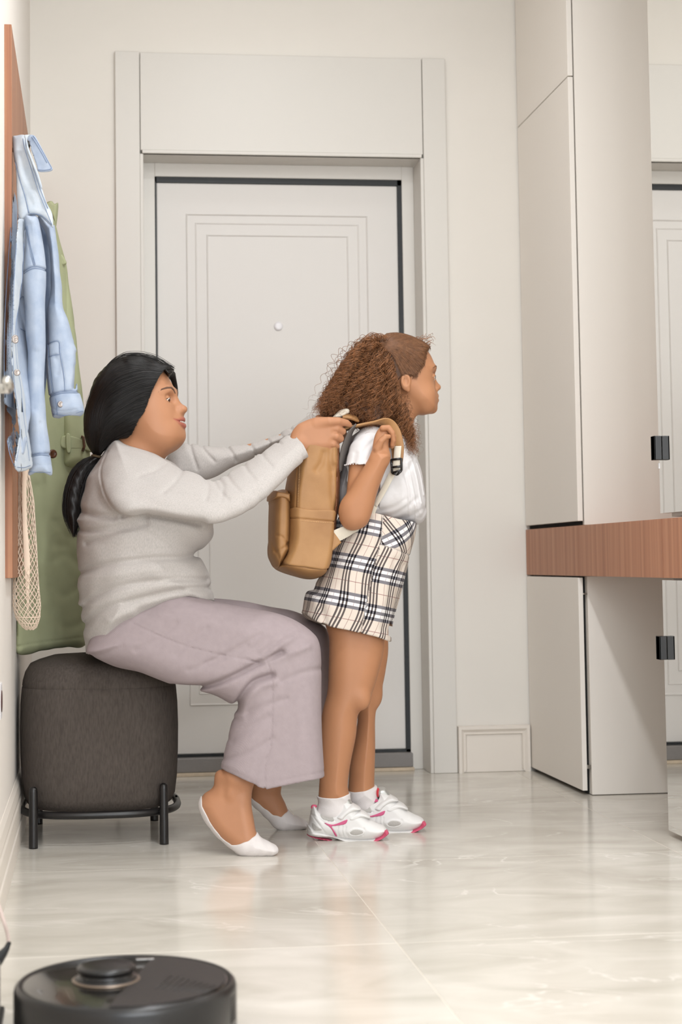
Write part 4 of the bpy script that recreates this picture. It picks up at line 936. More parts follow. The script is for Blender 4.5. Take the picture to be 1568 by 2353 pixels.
# ---- hair: smooth cap pulled back into a high bunch of curls
HG = [(985, 797), (966, 783), (940, 772), (915, 766), (890, 767), (872, 775), (856, 788), (846, 815), (860, 860), (900, 880), (914, 868), (921, 864), (930, 866), (943, 868), (955, 850), (961, 838), (966, 822), (973, 809)]
FULLG = [(990, 806), (985, 795), (966, 782), (940, 771), (915, 765), (890, 766), (870, 775), (850, 795), (845, 840), (860, 900), (900, 945), (960, 945), (1000, 900), (1000, 840)]
hgp = Plane(YG); fullg = Infl(FULLG, hgp, .070, .0745)
MANE = [(872, 783), (852, 792), (832, 803), (810, 818), (786, 842), (766, 872), (750, 905), (738, 935), (742, 955), (770, 960), (800, 965), (825, 985), (845, 995), (870, 995), (884, 985), (893, 960), (902, 930), (899, 908), (893, 885), (888, 850), (884, 810)]
mane = Infl(MANE, Plane((860, 800, 4.60), (830, 960, 4.57), (900, 960, 4.55)), .06, .070)
lock = Chain([P(902, 915, 4.53), P(925, 950, 4.51), P(935, 1000, 4.52)], [.022, .020, .012])
hgs = Sdf().add(fullg).cut(Extr(HG, hgp), .004).add(mane, .01).add(lock, .02)
hgs.disp(lambda q: .003*np.sin(q[:, 0]*210+2*np.sin(q[:, 2]*90))*np.sin(q[:, 2]*160+2*np.sin(q[:, 1]*80))*np.clip((P(885, 850, YG)[0]-q[:, 0])/.02, 0, 1))
hairg = sdf_mesh('hair', hgs, .0034, MT['hair_g_cap'], GI)
cur = []; root = P(866, 800, 4.60)
ENDS = catmull([(840, 812), (800, 838), (770, 880), (748, 915), (730, 945), (738, 955), (770, 955), (800, 960), (822, 985), (842, 998), (865, 1000), (885, 992), (905, 975), (930, 985), (950, 1015), (958, 1045)], 8)
def spiral(path, amp, wl, n=64, ph=None):
    path = catmull(path, 14); d = np.concatenate([[0], np.cumsum(np.linalg.norm(np.diff(path, axis=0), axis=1))]); s = np.linspace(0, d[-1], n)
    p = np.stack([np.interp(s, d, path[:, i]) for i in range(3)], 1); t = np.gradient(p, axis=0); t /= np.linalg.norm(t, axis=1)[:, None]+1e-9
    a = np.cross(t, [0, 1, .2]); a /= np.linalg.norm(a, axis=1)[:, None]+1e-9; b = np.cross(t, a); ph = RNG.uniform(0, 6.28) if ph is None else ph
    w_ = 2*PI*s/wl+ph; r = amp*np.interp(np.linspace(0, 1, n), [0, .25, 1], [.25, .8, 1.1])
    return p+a*(r*np.cos(w_))[:, None]+b*(r*np.sin(w_))[:, None]
for k in range(520):                    # locks of several hairs each
    u = RNG.random()**.9; e = ENDS[int(u*(len(ENDS)-1))]+RNG.normal(0, 4, 2); f_ = RNG.uniform(.62, 1.03); e = np.array([866, 806])*(1-f_)+e*f_
    yo = RNG.uniform(-.085, .06); E_ = P(e[0], e[1], 4.575+yo)
    if u > .86: E_ = P(e[0], e[1], 4.51+RNG.uniform(-.02, .03))
    st = root+np.array([RNG.normal(0, .012), yo*.35, RNG.normal(0, .008)]); md = (st+E_)/2
    lift = P(0, 0, 4.6)[2]-P(0, 30, 4.6)[2]
    md = md+np.array([-.010 if u < .5 else (.006 if u < .86 else -.012), yo*.45-.006, lift*RNG.uniform(.2, .9)])
    amp = RNG.uniform(.0035, .0085); wl = RNG.uniform(.026, .045); ph = RNG.uniform(0, 6.28)
    for j in range(10):
        jt = RNG.normal(0, .0019, 3); cur.append(spiral([st+RNG.normal(0, .004, 3), md+jt*1.6, E_+jt*2.2], amp*RNG.uniform(.75, 1.3), wl*RNG.uniform(.95, 1.06), 60, ph+RNG.normal(0, .35)))
for k in range(260):                    # frizz
    u = RNG.random(); e = ENDS[int(u*(len(ENDS)-1))]+RNG.normal(0, 13, 2); E_ = P(e[0], e[1], 4.575+RNG.uniform(-.09, .08)); st = root+RNG.normal(0, .012, 3)
    md = (st+E_)/2+RNG.normal(0, .014, 3)+np.array([-.004, 0, .016]); cur.append(spiral([st, md, E_], RNG.uniform(.004, .010), RNG.uniform(.02, .04)))
for k in range(220):                    # front locks falling over the shoulder
    st = P(896+RNG.normal(0, 6), 912+RNG.normal(0, 8), 4.535+RNG.uniform(-.03, .02)); e = (RNG.uniform(905, 962), RNG.uniform(985, 1056)); e = (e[0], e[1]) if e[0] > 930 else (e[0], min(e[1], 1015))
    E_ = P(e[0], e[1], 4.50+RNG.uniform(-.02, .03)); md = P(925+RNG.normal(0, 6), 940+RNG.normal(0, 8), 4.505+RNG.uniform(-.015, .015)); cur.append(spiral([st, md, E_], RNG.uniform(.003, .007), RNG.uniform(.018, .03)))
cur2 = []
hln = catmull([(984, 797), (973, 809), (966, 822), (961, 838), (955, 850), (943, 867), (930, 866), (915, 868)], 6)
for k in range(2200):                   # hair combed back over the skull
    if k % 3: s0 = hln[RNG.integers(0, len(hln))]+RNG.normal(0, 1.6, 2)
    else: s0 = catmull([(986, 797), (966, 782), (940, 771), (915, 765), (890, 766)], 6)[RNG.integers(0, 25)]+RNG.normal(0, 1, 2)+np.array([0, 2])
    md = (np.array(s0)+np.array([866, 802]))/2+np.array([0, -14 if s0[1] > 830 else -6]); pth = catmull([s0, md, (866+RNG.normal(0, 3), 800+RNG.normal(0, 5))], 9)
    pth = pth+np.cumsum(RNG.normal(0, .35, pth.shape), 0)
    w3 = np.array([hgp.at(*p) for p in pth]); sd = -1 if RNG.random() < .75 else 1; w3[:, 1] += sd*(fullg.half(w3[:, 0], w3[:, 2])+RNG.uniform(-.0005, .0025)); cur2.append(w3)
for k in range(160):                    # fine hairs over the temple
    s0 = hln[RNG.integers(0, len(hln))]+RNG.normal(0, 1.5, 2); pth = catmull([s0, (s0[0]+RNG.uniform(1, 5), s0[1]+RNG.uniform(-2, 5)), (s0[0]+RNG.uniform(-4, 4), s0[1]+RNG.uniform(3, 12))], 6)
    w3 = np.array([hgp.at(*p) for p in pth]); w3[:, 1] -= fullg.half(w3[:, 0], w3[:, 2])-RNG.uniform(.000, .004); cur2.append(w3)
for k in range(60):                    # wisps at the forehead
    s0 = (RNG.uniform(950, 986), RNG.uniform(775, 800)); pth = catmull([s0, (s0[0]+RNG.uniform(2, 12), s0[1]-RNG.uniform(0, 8)), (s0[0]+RNG.uniform(0, 16), s0[1]+RNG.uniform(-8, 4))], 7)
    w3 = np.array([hgp.at(*p) for p in pth]); w3[:, 1] += RNG.uniform(-.04, .04); cur.append(w3)
strands('hair_strands', cur, .00052, MT['hair_g'], hairg)['kind'] = 'stuff'
strands('combed_hair', cur2, .0005, MT['hair_g2'], hairg)['kind'] = 'stuff'
# ================================================================ furniture and belongings
def supern(n, a, b, p=3.2):
    out = []
    for k in range(n):
        t = 2*PI*k/n; c, s = math.cos(t), math.sin(t)
        out.append((a*math.copysign(abs(c)**(2/p), c), b*math.copysign(abs(s)**(2/p), s)))
    return out
# ---- pouf
PC = np.array([.016, 4.765]); pa_, pb_ = .222, .232
po = empty('pouf', (PC[0], PC[1], 0), 'dark grey fabric pouf on a black tubular frame beside the left wall', 'pouf')
MT['pouf'] = mat('charcoal_fabric', (82, 75, 70), .95, noise=.22, nscale=210., stretch=(1, 1, .22), bump=.25, bscale=600., spec=.1)
zt = P(228, 1500, 4.765)[2]; zb = .088
def pouf_shell(name, prof, close_top, close_bot):
    bm = bmesh.new(); rings = []
    for s, z in prof: rings.append([bm.verts.new((PC[0]+x*s, PC[1]+y*s, z)) for x, y in supern(64, pa_, pb_)])
    for i in range(len(rings)-1):
        for k in range(64): bm.faces.new((rings[i][k], rings[i][(k+1) % 64], rings[i+1][(k+1) % 64], rings[i+1][k]))
    if close_bot: bm.faces.new(rings[0][::-1])
    if close_top: bm.faces.new(rings[-1])
    return from_bm(name, bm, MT['pouf'], po, True)
zs_ = .424
pouf_shell('seat_body', [(.72, zb), (.83, zb+.003), (.91, zb+.014), (.955, zb+.035), (.98, zb+.08), (.995, zb+.15), (1.0, zb+.22), (.992, zs_-.05), (.978, zs_-.012), (.972, zs_-.003), (.964, zs_)], False, True)
pouf_shell('seat_top', [(.962, zs_-.001), (.970, zs_+.003), (.963, zs_+.016), (.935, zs_+.038), (.88, zs_+.058), (.78, zt-.018), (.6, zt-.006), (.3, zt-.001), (.02, zt)], True, False)
bm = bmesh.new(); pts = [(PC[0]+x*.985, PC[1]+y*.985, .086) for x, y in supern(72, pa_, pb_, 2.9)]; tube(bm, pts+[pts[0], pts[1]], .0105, 10, False)
from_bm('base_ring', bm, MT['black_metal'], po, True)
for lx, ly in ((-.163, 4.552), (.189, 4.556), (-.163, 4.978), (.178, 4.978)):
    o = math.copysign(.006, ly-PC[1])
    tube_obj('leg', [(lx, ly, 0), (lx, ly, .004), (lx, ly, .15), (lx, ly, .160), (lx, ly, .1645)], [.0125, .0125, .0118, .0105, .005], MT['black_metal'], po, 14)
# ---- backpack
MT['tan'] = mat('tan_faux_leather', (172, 130, 85), .5, noise=.12, nscale=11., var2=(152, 110, 68), bump=.08, bscale=300., spec=.35)
MT['tan_dark'] = mat('brown_back_panel', (122, 76, 46), .6, noise=.08, nscale=20.)
MT['webbing'] = mat('cream_webbing', (216, 208, 192), .85, bump=.3, bscale=900.)
MT['grey_lining'] = mat('grey_lining', (92, 86, 82), .8)
def z8(*p): return [(580+x/3.7333, 920+y/3.7333) for x, y in p]
BP = empty('backpack', P(690, 1320, 4.6), 'tan faux leather backpack with cream straps held up behind the girl', 'backpack')
bpl = Plane(4.60)
BAG = [(684, 1000), (705, 985), (740, 978), (762, 985), (772, 1010), (775, 1060), (774, 1147), (768, 1198), (760, 1262), (753, 1296), (744, 1318), (724, 1329), (695, 1329), (660, 1319), (634, 1306), (636, 1290), (655, 1240), (656, 1150), (668, 1060)]
bagi = Infl(BAG, bpl, .028, .135)
b_ = Sdf().add(bagi)
b_.disp(crease([[(675, 1080), (671, 1130), (669, 1172)], z8((205, 1408), (400, 1430), (608, 1443))], bpl, .0026, .0032, .1))
b_.disp(crease([z8((645, 590), (630, 760), (650, 940)), z8((560, 480), (540, 560), (500, 620)), z8((620, 430), (610, 520), (625, 620)), z8((230, 1380), (270, 1300), (290, 1240))], bpl, .009, .0045, .1))
b_.disp(lambda q: .0015*np.sin(q[:, 0]*52+q[:, 2]*33)*np.sin(q[:, 2]*47+q[:, 1]*30))
sdf_mesh('bag_body', b_, .0028, MT['tan'], BP)
sdf_mesh('back_panel', Sdf().add(Off(bagi, .0015)).cut(Extr([(800, 960), (752, 975), (763, 1040), (758, 1100), (757, 1160), (753, 1200), (757, 1240), (750, 1290), (742, 1335), (800, 1335)], bpl, smooth=False), .002), .0026, MT['tan_dark'], BP)
fp = Infl(z8((150, 830), (160, 800), (300, 800), (305, 1260), (290, 1320), (230, 1420), (195, 1440), (165, 1395), (142, 1335), (138, 1250), (141, 1050)), bpl, .022, .115)
f_ = Sdf().add(fp); f_.disp(crease([z8((152, 900), (150, 1100), (160, 1250), (220, 1400)), z8((180, 1160), (230, 1190), (275, 1250)), z8((170, 1300), (230, 1270), (270, 1230))], bpl, .004, .003, .1))
sdf_mesh('front_pocket', f_, .0028, MT['tan'], BP)
sdf_mesh('pocket_flap', Sdf().add(Infl(z8((142, 855), (150, 800), (175, 778), (290, 802), (300, 830), (292, 893), (220, 868), (150, 866)), bpl, .010, .122)), .0026, MT['tan'], BP)
spk = Sdf().add(Off(bagi, .005)).cut(Extr(z8((282, 938), (450, 952), (652, 960), (648, 1060), (640, 1250), (606, 1440), (400, 1428), (235, 1402), (275, 1300), (276, 1100)), bpl, 3), .004).cut(Half(P(700, 1200, 4.6), (0, 1, 0)), .002)
spk.disp(crease([z8((283, 1018), (450, 1036), (648, 1053))], bpl, .0022, .0035, .1))
sdf_mesh('side_pocket', spk, .0024, MT['tan'], BP)
MT['stitch'] = mat('stitching', (222, 180, 128), .8)
bm = bmesh.new()
for ln, yy in ((catmull(z8((362, 585), (350, 760), (341, 940)), 30), -.0005), (catmull(z8((287, 1032), (450, 1050), (645, 1062)), 30), -.006)):
    for i in range(0, len(ln)-1, 2):
        a = bpl.at(*ln[i]); c = bpl.at(*ln[i+1]); a[1] = c[1] = bagi.front(np.array([a[0]]), np.array([a[2]]))[0]+yy
        tube(bm, [a, c], .0009, 5)
from_bm('stitching', bm, MT['stitch'], BP, True)['kind'] = 'stuff'
sdf_mesh('strap_anchor', Sdf().add(Infl(z8((640, 1050), (690, 1110), (766, 1220), (690, 1290), (622, 1345), (630, 1200)), 4.475, .004, .0045, smooth=False)), .002, MT['tan'], BP)
def ribbon(name, pts, wd, th, m, parent, n=8):
    """flat strap: pts = (px, py, Y, wx, wy, wz) centre line and width direction"""
    c = catmull([list(P(*p[:3])) for p in pts], n); d = catmull([p[3:6] for p in pts], n); N = len(c); bm = bmesh.new(); rings = []
    w_ = np.interp(np.linspace(0, 1, N), np.linspace(0, 1, len(wd)), wd) if not np.isscalar(wd) else np.full(N, wd)
    for i in range(N):
        t = c[min(i+1, N-1)]-c[max(i-1, 0)]; t /= np.linalg.norm(t); u = d[i]-t*(d[i]@t); u /= np.linalg.norm(u); v = np.cross(t, u)
        a, b = u*w_[i]/2, v*th/2
        rings.append([bm.verts.new(c[i]+q) for q in (-a-b*.6, -a*.94-b, a*.94-b, a-b*.6, a+b*.6, a*.94+b, -a*.94+b, -a+b*.6)])
    for i in range(N-1):
        for k in range(8): bm.faces.new((rings[i][k], rings[i][(k+1) % 8], rings[i+1][(k+1) % 8], rings[i+1][k]))
    bm.faces.new(rings[0][::-1]); bm.faces.new(rings[-1]); return from_bm(name, bm, m, parent, True)
DV = (.75, -.55, .15)
ribbon('shoulder_strap', [(768, 1000, 4.53, 0, -1, .1), (800, 985, 4.515, 0, -1, .1), (850, 974, 4.505, .15, -1, .1), (886, 974, 4.487, .5, -.9, .2), (905, 994, 4.466, .8, -.55, .2), (914, 1030, 4.452, .85, -.45, .15), (914, 1066, 4.447, .85, -.4, .1)], [.045, .045, .045, .042, .040, .036, .026], .006, MT['tan'], BP)
ribbon('strap_webbing', [(915, 1025, 4.440, .8, -.5, .1), (912, 1060, 4.434, .8, -.5, .1), (911, 1074, 4.436, .8, -.5, .1), (903, 1086, 4.448, .8, -.5, .3), (880, 1130, 4.462, .8, -.4, .4), (862, 1162, 4.470, .6, -.4, .6)], [.020, .020, .020, .018, .016, .016], .0022, MT['webbing'], BP)
ribbon('strap_webbing', [(862, 1162, 4.47, .2, -.3, 1), (840, 1200, 4.485, .25, -.2, 1), (806, 1216, 4.468, .4, -.25, .9), (770, 1233, 4.474, .45, -.2, .9), (752, 1240, 4.48, .4, -.2, .9)], [.016, .026, .032, .034, .034], .0026, MT['webbing'], BP)
bm = bmesh.new()                          # ladder-lock buckle
bo = P(912, 1071, 4.430); bx = np.array([.85, -.5, .06]); bx /= np.linalg.norm(bx); bz = np.array([.12, .0, 1.]); bz -= bx*(bz@bx); bz /= np.linalg.norm(bz)
def bk(a, b, r): tube(bm, [bo+bx*a[0]+bz*a[1], bo+bx*b[0]+bz*b[1]], r, 8)
for a, b in (((-.014, .019), (.014, .019)), ((-.014, -.002), (.014, -.002)), ((-.015, .020), (-.014, -.018)), ((.015, .020), (.013, -.014)), ((-.014, -.018), (.0, -.024)), ((.0, -.024), (.013, -.014)), ((-.012, -.017), (.012, -.013))): bk(a, b, .0032)
from_bm('ladder_buckle', bm, MT['black_metal'], BP, True)
ribbon('shoulder_strap', [(768, 995, 4.66, .2, 1, 0), (800, 978, 4.68, .2, 1, 0), (850, 966, 4.70, .2, 1, .0), (890, 972, 4.715, .55, .9, .2), (910, 1010, 4.74, .8, .55, .2), (905, 1080, 4.75, .85, .45, .15), (850, 1170, 4.73, .6, .5, .6), (790, 1215, 4.71, .3, .2, .9), (752, 1240, 4.70, .4, .2, .9)], [.045, .045, .045, .042, .040, .03, .026, .03, .03], .006, MT['tan'], BP)
ribbon('strap_underside', [(818, 978, 4.500, .4, 1, .1), (806, 994, 4.497, .6, .9, .2), (792, 1030, 4.494, .75, .7, .1), (785, 1062, 4.492, .7, .7, .1), (783, 1082, 4.490, .6, .7, .1)], [.03, .03, .026, .020, .008], .005, MT['grey_lining'], BP)
sdf_mesh('carry_handle', Sdf().add(Infl([(764, 960), (772, 951), (781, 943), (790, 939.5), (799, 939.5), (803, 944), (802, 950), (795, 954), (788, 958), (776, 962)], 4.515, .005, .020)).add(Infl([(745, 990), (752, 970), (766, 957), (776, 958), (770, 975), (765, 990)], 4.55, .005, .022), .004), .002, MT['webbing'], BP)
ribbon('haul_loop', [(788, 957, 4.50, .1, .8, .6), (800, 957, 4.497, .1, .8, .6), (812, 960, 4.50, .1, .8, .6), (822, 964, 4.51, .1, .8, .6)], .020, .006, MT['tan'], BP)
# ---- coat rack panel on the left wall
RK = empty('coat_rack_panel', (XL+.009, 5.0, .72), 'tall walnut wall panel behind the hanging jacket and coat', 'coat rack')
bm = bmesh.new(); bm_box(bm, (-.009, -.87, -.63), (.009, .87, .76), .0008, 1)
o = from_bm('wall_panel', bm, MT['wood_edge'], RK); o.location = Vector((XL+.009, 5.0, 1.36))-wloc(RK)
for hy, hz in ((4.19, 1.815), (4.42, 1.45), (4.98, 1.86)):
    bm = bmesh.new(); tube(bm, [(XL+.017, hy, hz), (XL+.045, hy, hz-.004), (XL+.056, hy, hz+.01), (XL+.056, hy, hz+.022)], [.006, .006, .006, .007], 10); from_bm('coat_hook', bm, MT['black_metal'], RK, True)
# ---- denim jacket
def denim(name, rgb, dk):
    m = mat(name, rgb, .85, noise=.1, nscale=26., var2=dk, bump=.3, bscale=800., spec=.12); return m
MT['denim'] = denim('pale_denim', (172, 182, 197), (150, 163, 184)); MT['denim_light'] = denim('bleached_denim', (192, 198, 204), (172, 182, 194)); MT['denim_in'] = denim('denim_inside', (122, 136, 158), (104, 118, 142))
MT['metal_button'] = mat('metal_button', (158, 150, 146), .35, 1.)
JK = empty('denim_jacket', P(60, 1092, 4.1), 'pale blue denim jacket hanging by its collar on the walnut panel', 'jacket')
def z3(*p): return [(x/4.527, 280+y/4.527) for x, y in p]
def z4(*p): return [(x/3.095, 780+y/3.095) for x, y in p]
def garment(name, px, Y, R, W, m, parent, cr=(), h=.0026, amp=.0012, hollow=None, extra=None):
    pl = Y if isinstance(Y, Plane) else Plane(Y); g_ = Sdf().add(Infl(px, pl, R, W))
    if extra: extra(g_)
    for ls, wdt, dep in cr: g_.disp(crease(ls, pl, wdt, dep, .1))
    if amp: g_.disp(lambda q: amp*np.sin(q[:, 0]*90+q[:, 2]*21+2*np.sin(q[:, 2]*17))*np.sin(q[:, 2]*26+q[:, 1]*40))
    if hollow: g_.sub(Chain([P(*p) for p in hollow[0]], hollow[1], hollow[2]), .002)
    return sdf_mesh(name, g_, h, m, parent)
MT['seam'] = mat('denim_stitching', (116, 132, 160), .85)
def jpiece(name, px, pl, R, W, m, cr=(), lines=(), amp=.0012, rad=.0009):
    o = garment(name, px, pl, R, W, m, JK, cr, amp=amp)
    if lines: seam('stitching', lines, Infl(px, pl, R, W), rad, MT['seam'], o)
    return o
lp = Plane((10, 900, 3.90), (60, 900, 4.12), (30, 470, 4.17))
jpiece('back_panel', [(31, 440), (42, 470), (46, 510), (44, 600), (40, 700), (40, 800), (42, 900), (40, 940), (30, 940), (14, 930), (9, 912), (9, 800), (11, 722), (16, 633), (24, 523)], Plane((10, 900, 3.93), (60, 900, 4.16), (34, 470, 4.20)), .010, .012, MT['denim'], [([[(22, 560), (18, 700), (15, 850)], [(30, 600), (26, 760), (24, 900)]], .006, .004)], [[(25, 524), (17, 633), (12, 722), (10, 800), (10, 905)]])
FRP = [(42, 503), (56, 505), (61, 515), (56, 532), (54, 562), (53, 600), (50, 640), (44, 690), (39, 740), (40, 800), (45, 850), (53, 890), (58, 930), (63, 985), (72, 1040), (75, 1070), (68, 1077), (50, 1083), (39, 1083), (34, 1062), (44, 1010), (42, 960), (36, 920), (29, 880), (27, 800), (28, 740), (30, 680), (33, 610), (37, 560), (40, 520)]
FPL = Plane((30, 900, 3.91), (60, 900, 4.00), (50, 520, 4.06))
fro = jpiece('front_panel', FRP, FPL, .008, .010, MT['denim_light'], (), [[(55, 560), (51, 640), (43, 700), (36, 760), (38, 830), (48, 890), (55, 960), (68, 1060)], [(38, 560), (33, 640), (30, 720), (30, 820), (34, 890), (43, 950), (46, 1010), (38, 1060)], [(40, 1074), (55, 1075), (70, 1070)]])
jpiece('side_panel', [(44, 508), (56, 512), (66, 560), (70, 700), (70, 940), (60, 1020), (50, 1040), (42, 960), (36, 850), (34, 760), (40, 640)], Plane((36, 800, 4.04), (70, 800, 4.11)), .008, .010, MT['denim'], [([[(52, 560), (48, 700), (52, 900)], [(62, 600), (60, 800), (60, 1000)]], .006, .004)], [[(44, 690), (56, 686), (62, 740), (60, 762), (48, 756)]])
jpiece('shirt_tail', [(30, 925), (38, 935), (36, 960), (44, 1000), (48, 1040), (44, 1082), (30, 1070), (20, 1040), (15, 1012), (22, 985), (27, 960), (14, 940)], Plane((16, 1010, 3.94), (44, 1010, 4.05)), .008, .010, MT['denim'], [([[(32, 980), (30, 1020), (36, 1060)]], .008, .006)], [[(17, 1012), (22, 1040), (32, 1068), (44, 1078)]])
YO = z3((128, 157), (180, 145), (250, 142), (275, 180), (300, 280), (360, 450), (420, 640), (490, 840), (540, 965), (552, 1100), (520, 1070), (450, 1010), (400, 985), (310, 970), (235, 1025), (195, 990), (185, 880), (172, 640), (150, 440), (132, 260))
jpiece('yoke', YO, Plane((40, 400, 4.15), (100, 470, 4.10)), .013, .015, MT['denim_light'], [([z3((160, 430), (210, 620), (260, 780), (300, 960))], .0024, .002), ([z3((230, 300), (260, 480), (330, 700)), z3((330, 560), (400, 760), (440, 900))], .012, .004)],
       [z3((240, 190), (262, 300), (320, 480), (400, 730), (480, 930), (540, 1075)), z3((262, 190), (285, 300), (345, 470), (425, 720), (500, 910)), z3((160, 430), (210, 620), (260, 780), (302, 960)), z3((315, 962), (400, 972), (470, 1010), (540, 1080)), z3((190, 960), (215, 1010), (250, 1005), (300, 970))])
COL = z3((250, 146), (290, 136), (330, 134), (365, 150), (390, 190), (450, 300), (520, 430), (550, 487), (535, 512), (470, 522), (395, 518), (370, 460), (335, 370), (305, 290), (286, 215))
jpiece('collar', COL, Plane((60, 330, 4.12), (115, 385, 4.08)), .006, .006, MT['denim'], [([z3((300, 220), (350, 350), (420, 470))], .012, .004)], [z3((345, 152), (378, 195), (440, 305), (508, 430), (535, 490), (470, 508), (402, 505)), z3((330, 165), (362, 210), (425, 315), (490, 432))], amp=.0006)
jpiece('collar_stand', z3((250, 143), (300, 134), (330, 134), (300, 150), (284, 185), (288, 230), (310, 300), (345, 400), (400, 540), (440, 680), (424, 690), (380, 560), (320, 400), (280, 290), (268, 200)), Plane((60, 330, 4.10), (90, 400, 4.075)), .004, .006, MT['denim_light'], amp=0)
garment('sleeve', z3((260, 1000), (330, 985), (395, 1000), (430, 1150), (455, 1330), (475, 1480), (482, 1545), (478, 1700), (474, 1900), (470, 2353))+z4((318, 200), (320, 420), (335, 620), (352, 760), (358, 830), (372, 965), (280, 968), (200, 966), (212, 900), (205, 820), (195, 600), (198, 300), (196, 100))+z3((268, 2200), (262, 2000), (250, 1750), (240, 1600), (255, 1400), (262, 1200)), Plane((80, 520, 4.08), (90, 1050, 4.05)), .026, .034, MT['denim'], JK,
        [([z3((245, 1570), (350, 1535), (475, 1545))], .003, .004), ([z3((270, 1120), (310, 1330), (360, 1530))], .0024, .0024), ([z4((220, 832), (290, 820), (355, 815))], .003, .004), ([z4((290, 600), (298, 700), (305, 800))], .004, .003), ([z4((260, 100), (270, 300), (255, 500)), z3((330, 1100), (350, 1250), (345, 1400))], .008, .004), ([z4((215, 900), (300, 900), (365, 895))], .002, .0012)], hollow=([(93, 1080, 4.05), (94, 1110, 4.05)], [.024, .026], 1.1))
garment('sleeve', z3((400, 985), (470, 1020), (540, 1080), (570, 1075), (590, 1250), (605, 1370), (625, 1560), (641, 1700), (658, 1905), (720, 2050), (775, 2240))+z4((540, 20), (552, 150), (550, 350), (572, 400), (600, 515), (545, 556), (470, 568), (400, 560), (372, 540), (352, 420), (335, 250), (330, 60))+z3((490, 2300), (495, 2000), (510, 1700), (500, 1400), (470, 1200)), Plane((120, 560, 4.15), (160, 900, 4.12)), .030, .040, MT['denim'], JK,
        [([z4((352, 405), (440, 385), (560, 372))], .003, .004), ([z4((340, 40), (418, 30), (430, 120), (455, 260), (465, 380)), z4((340, 40), (350, 150), (375, 390)), z4((345, 130), (425, 122))], .0022, .0022), ([z4((545, 100), (540, 230), (525, 355)), z4((540, 190), (530, 350))], .004, .005), ([z3((480, 1100), (520, 1500), (560, 1900)), z3((700, 1960), (740, 2150), (760, 2300))], .012, .004), ([z4((355, 480), (440, 520), (590, 495))], .002, .0012), ([z4((395, 130), (420, 190), (410, 260))], .006, .003)], hollow=([(158, 945, 4.12), (162, 972, 4.12)], [.022, .027], 1.2))
garment('inner_lining', z3((290, 1000), (400, 1000), (520, 1250), (520, 2300))+z4((330, 300), (300, 480))+z3((420, 2353), (400, 1700), (330, 1300)), 4.20, .01, .012, MT['denim_in'], JK, amp=0)
SL1 = Infl(z3((260, 1000), (330, 985), (395, 1000), (430, 1150), (455, 1330), (475, 1480), (482, 1545), (478, 1700), (474, 1900), (470, 2353))+z4((318, 200), (320, 420), (335, 620), (352, 760), (358, 830), (372, 965), (280, 968), (200, 966), (212, 900), (205, 820), (195, 600), (198, 300), (196, 100))+z3((268, 2200), (262, 2000), (250, 1750), (240, 1600), (255, 1400), (262, 1200)), Plane((80, 520, 4.08), (90, 1050, 4.05)), .026, .034)
SL2 = Infl(z3((400, 985), (470, 1020), (540, 1080), (570, 1075), (590, 1250), (605, 1370), (625, 1560), (641, 1700), (658, 1905), (720, 2050), (775, 2240))+z4((540, 20), (552, 150), (550, 350), (572, 400), (600, 515), (545, 556), (470, 568), (400, 560), (372, 540), (352, 420), (335, 250), (330, 60))+z3((490, 2300), (495, 2000), (510, 1700), (500, 1400), (470, 1200)), Plane((120, 560, 4.15), (160, 900, 4.12)), .030, .040)
sl_ = [o for o in C.objects if o.parent == JK and o.name.startswith('sleeve')]
seam('stitching', [z3((248, 1572), (350, 1532), (472, 1545)), z3((252, 1590), (350, 1552), (472, 1562)), z3((270, 1120), (310, 1330), (360, 1520)), z3((282, 1100), (322, 1310), (372, 1510)), z4((215, 826), (290, 816), (352, 818)), z4((212, 945), (290, 950), (362, 948)), z4((210, 838), (290, 828), (352, 830))], SL1, .0008, MT['seam'], sl_[0])
seam('stitching', [z4((355, 402), (440, 384), (556, 374)), z4((356, 414), (440, 396), (560, 386)), z4((340, 40), (418, 30), (430, 120), (455, 260), (465, 380)), z4((342, 42), (350, 150), (378, 385)), z4((347, 132), (424, 122)), z4((380, 535), (470, 548), (590, 515)), z4((400, 430), (405, 490), (412, 545))], SL2, .0008, MT['seam'], sl_[1])
for bx_, by_, bY in ((157/4.527, 280+2250/4.527, 3.895), (120/3.095, 780+236/3.095, 3.895), (430/3.095, 780+461/3.095, 4.078), (108/3.095, 780+6/3.095, 3.895)):
    bm = bmesh.new(); lathe(bm, [(.0078, 0), (.0078, .0015), (.0062, .003), (.0045, .0022)], (0, 0, 0), 16); o = from_bm('jacket_button', bm, MT['metal_button'], JK, True); o.rotation_euler = (PI/2, 0, .35); o.location = Vector(P(bx_, by_, bY))-wloc(JK)
# ---- green trench coat behind it
MT['green'] = mat('sage_cotton', (164, 168, 134), .8, noise=.06, nscale=14., bump=.2, bscale=900., spec=.15)
MT['tortoise'] = mat('tortoiseshell', (84, 52, 32), .3, noise=.5, nscale=180.)
CO = empty('trench_coat', P(110, 1490, 4.95), 'sage green trench coat hanging behind the denim jacket, hem just above the pouf', 'coat')
cpl = Plane((42, 1300, 4.74), (190, 1300, 4.98))
CR = [([[(60, 1100), (62, 1250), (58, 1400)], [(108, 1090), (112, 1180), (125, 1245), (150, 1255)], [(150, 1060), (152, 1120), (165, 1180)], [(85, 1120), (92, 1260), (88, 1400)]], .016, .007),
      ([[(120, 1290), (150, 1275), (185, 1300)], [(110, 1400), (150, 1440), (190, 1430)], [(130, 1200), (150, 1230), (180, 1240)], [(120, 1350), (145, 1370), (180, 1350)]], .014, .005), ([[(42, 1484), (100, 1474), (197, 1462)]], .003, .003), ([[(37, 1250), (36, 1350), (40, 1460)]], .003, .002)]
